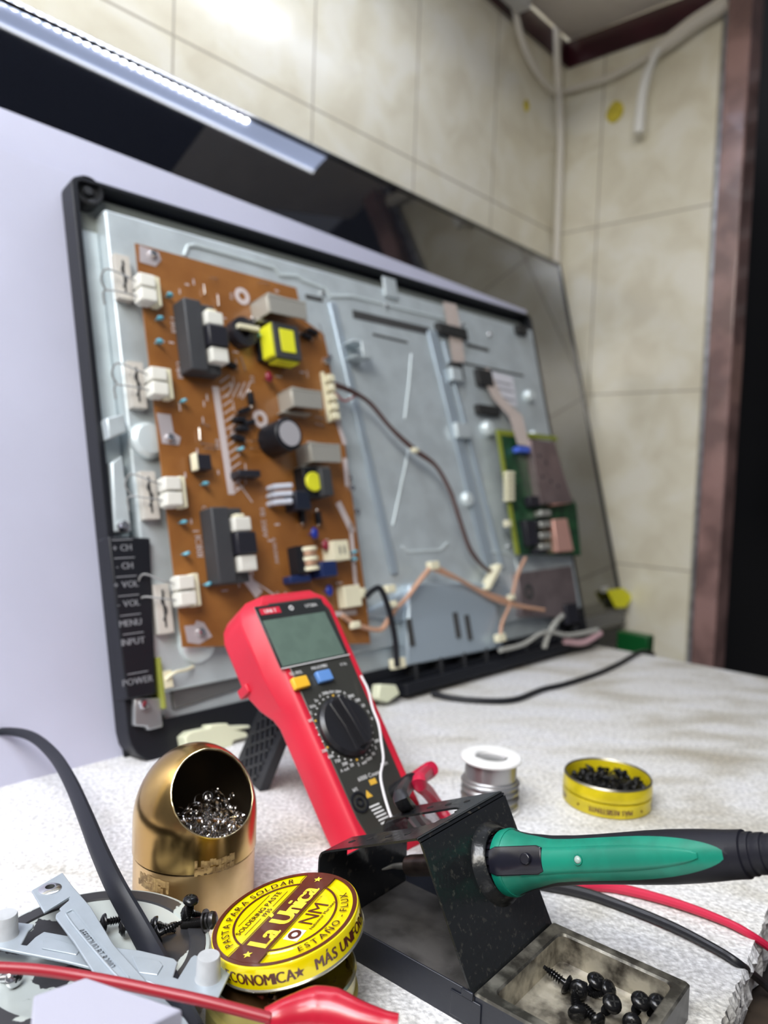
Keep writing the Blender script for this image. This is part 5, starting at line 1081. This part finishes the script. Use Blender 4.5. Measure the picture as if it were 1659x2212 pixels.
def put_screw(pos, axis, lbl, grp=None, sc=1., src=None, name=None, spin=0):
    s_ = src or proto
    if src is None and first[0]: c = proto; first[0] = False
    else: c = s_.copy(); COL.objects.link(c)
    c.matrix_world = zframe(pos, axis) @ Matrix.Rotation(spin, 4, 'Z') @ Matrix.Scale(sc, 4); tag(c, lbl, 'screw', grp); return c
def cam_dir(ax3): # direction given in picture terms: right, up, towards the viewer
    return Vector(rt)*ax3[0]+Vector(up)*ax3[1]-Vector(fw)*ax3[2]
tz = .0022
tray_s = [((1222, 2125), (1, -.45, .75), .0055, 1.05, 'black screw lying alone nearest the iron handle side of the tray'),
          ((1250, 2138), (-.6, .35, 1), .0060, 1.05, 'black screw in the tray with its cross-slotted head facing out'),
          ((1288, 2120), (.25, .9, .35), .0085, 1.05, 'topmost black screw standing in the cluster in the tray'),
          ((1314, 2138), (.65, .55, .55), .0080, 1.05, 'black screw leaning right at the top of the tray cluster'),
          ((1322, 2168), (.2, .8, .6), .0105, 1.05, 'black screw standing in the front right of the tray cluster'),
          ((1384, 2163), (.12, .85, .5), .0095, 1.05, 'left one of two upright black screws at the right of the tray'),
          ((1421, 2168), (.2, .85, .5), .0095, 1.05, 'right one of two upright black screws at the right of the tray'),
          ((1248, 2188), (-.1, -.2, 1), .0070, 1.05, 'black screw lying head down at the left of the tray cluster'),
          ((1290, 2205), (.5, -.2, .8), .0050, 1.0, 'black screw at the bottom of the tray cluster, cut by the frame'),
          ((1365, 2210), (-.3, .4, 1), .0050, 1.0, 'black screw at the bottom edge below the two upright ones')]
for (px, py), a3, z, sc_, lb in tray_s: put_screw(onz(px, py, z+.001), cam_dir(a3), lb, None, sc_*1.36)
sr = random.Random(5)
for k in range(90):
    a = sr.uniform(0, 2*math.pi); r_ = .0265*math.sqrt(sr.random()); q = Vector((sr.uniform(-1, 1), sr.uniform(-1, 1), sr.uniform(-.3, 1)))
    put_screw(c2+Vector((r_*math.cos(a), r_*math.sin(a), .0140+.0030*sr.random())), q, 'small dark screw piled inside the far yellow tin', 'screws inside the far yellow tin', .66)
dsc = [((412, 1946), (.15, 1, .2), .037, .95, 'black screw standing head up beside the brass tip cleaner on the dish'), ((402, 1972), (-.9, .4, .4), .0285, .95, 'black screw lying behind the standing one on the dish'),
       ((228, 1992), (-1, .1, .6), .0275, 1, 'black screw with its round head tipped left under the bracket arm'), ((268, 2004), (-1, .0, .5), .0275, 1, 'black screw on the dish left of the thick black cable'),
       ((334, 1998), (-1, .5, .3), .0275, 1, 'black screw with threads to the right just beside the thick cable'), ((345, 2016), (-.9, -.3, .4), .0275, 1, 'black screw partly under the thick cable on the dish'),
       ((168, 2066), (-.3, .8, .5), .0290, 1.0, 'black screw sticking up between the two bracket arms'), ((180, 2085), (-.8, .3, .5), .0260, 1.0, 'black screw lying under the crossing of the bracket arms'),
       ((496, 2165), (.3, .3, 1), .010, 1, 'dark screw facing out between the bracket end and the flux tin'), ((525, 2168), (.2, .1, 1), .009, 1, 'black screw standing in front of the flux tin near the bracket post')]
for (px, py), a3, z, sc_, lb in dsc: put_screw(onz(px, py, z+.001), cam_dir(a3), lb, None, sc_*1.25)
ss_ = screw_mesh('screw', m=chrome); first_s = ss_; ss_.matrix_world = zframe(onz(590, 2182, .014), cam_dir((.1, -1, .4))) @ Matrix.Scale(1.15, 4); tag(ss_, 'bright silver screw upside down behind the red crocodile clip', 'screw')
c = ss_.copy(); COL.objects.link(c); c.matrix_world = zframe(onz(30, 2112, .027), cam_dir((.8, .3, .4))) @ Matrix.Scale(1.3, 4); tag(c, 'tarnished silver screw under the red wire at the far left', 'screw')
# machine bolt with washers
T = MB(); pf = [(0, -.0150), (.0019, -.0148)]
for k in range(20): z = -.0145+k*.00055; pf += [(.0018, z), (.0022, z+.00028)]
pf += [(.0018, -.003), (.0018, 0)]; T.lathe(pf+[(0, 0)], 20); gun = mat('gunmetal', (.06, .058, .06), .3, .8)
bm0 = thing('bolt', zframe(onz(455, 1988, .0285), cam_dir((1, .22, .15))), 'dark machine bolt with washers lying against the yellow lid', 'bolt')
T.build('threaded_shank', gun, bm0)
T = MB(); T.lathe([(.0019, -.0028), (.0052, -.0028), (.0052, -.0020), (.0019, -.0020)], 28, closed=True); T.build('washer', gun, bm0)
T = MB(); T.lathe([(.0019, -.0017), (.0036, -.0017), (.0036, -.0006), (.0019, -.0006)], 28, closed=True); T.build('spring_washer', gun, bm0)
T = MB(); T.lathe([(0, 0), (.0038, 0), (.0040, .0006), (.0036, .0022), (.0020, .003), (0, .003)], 28); T.build('bolt_head', gun, bm0)
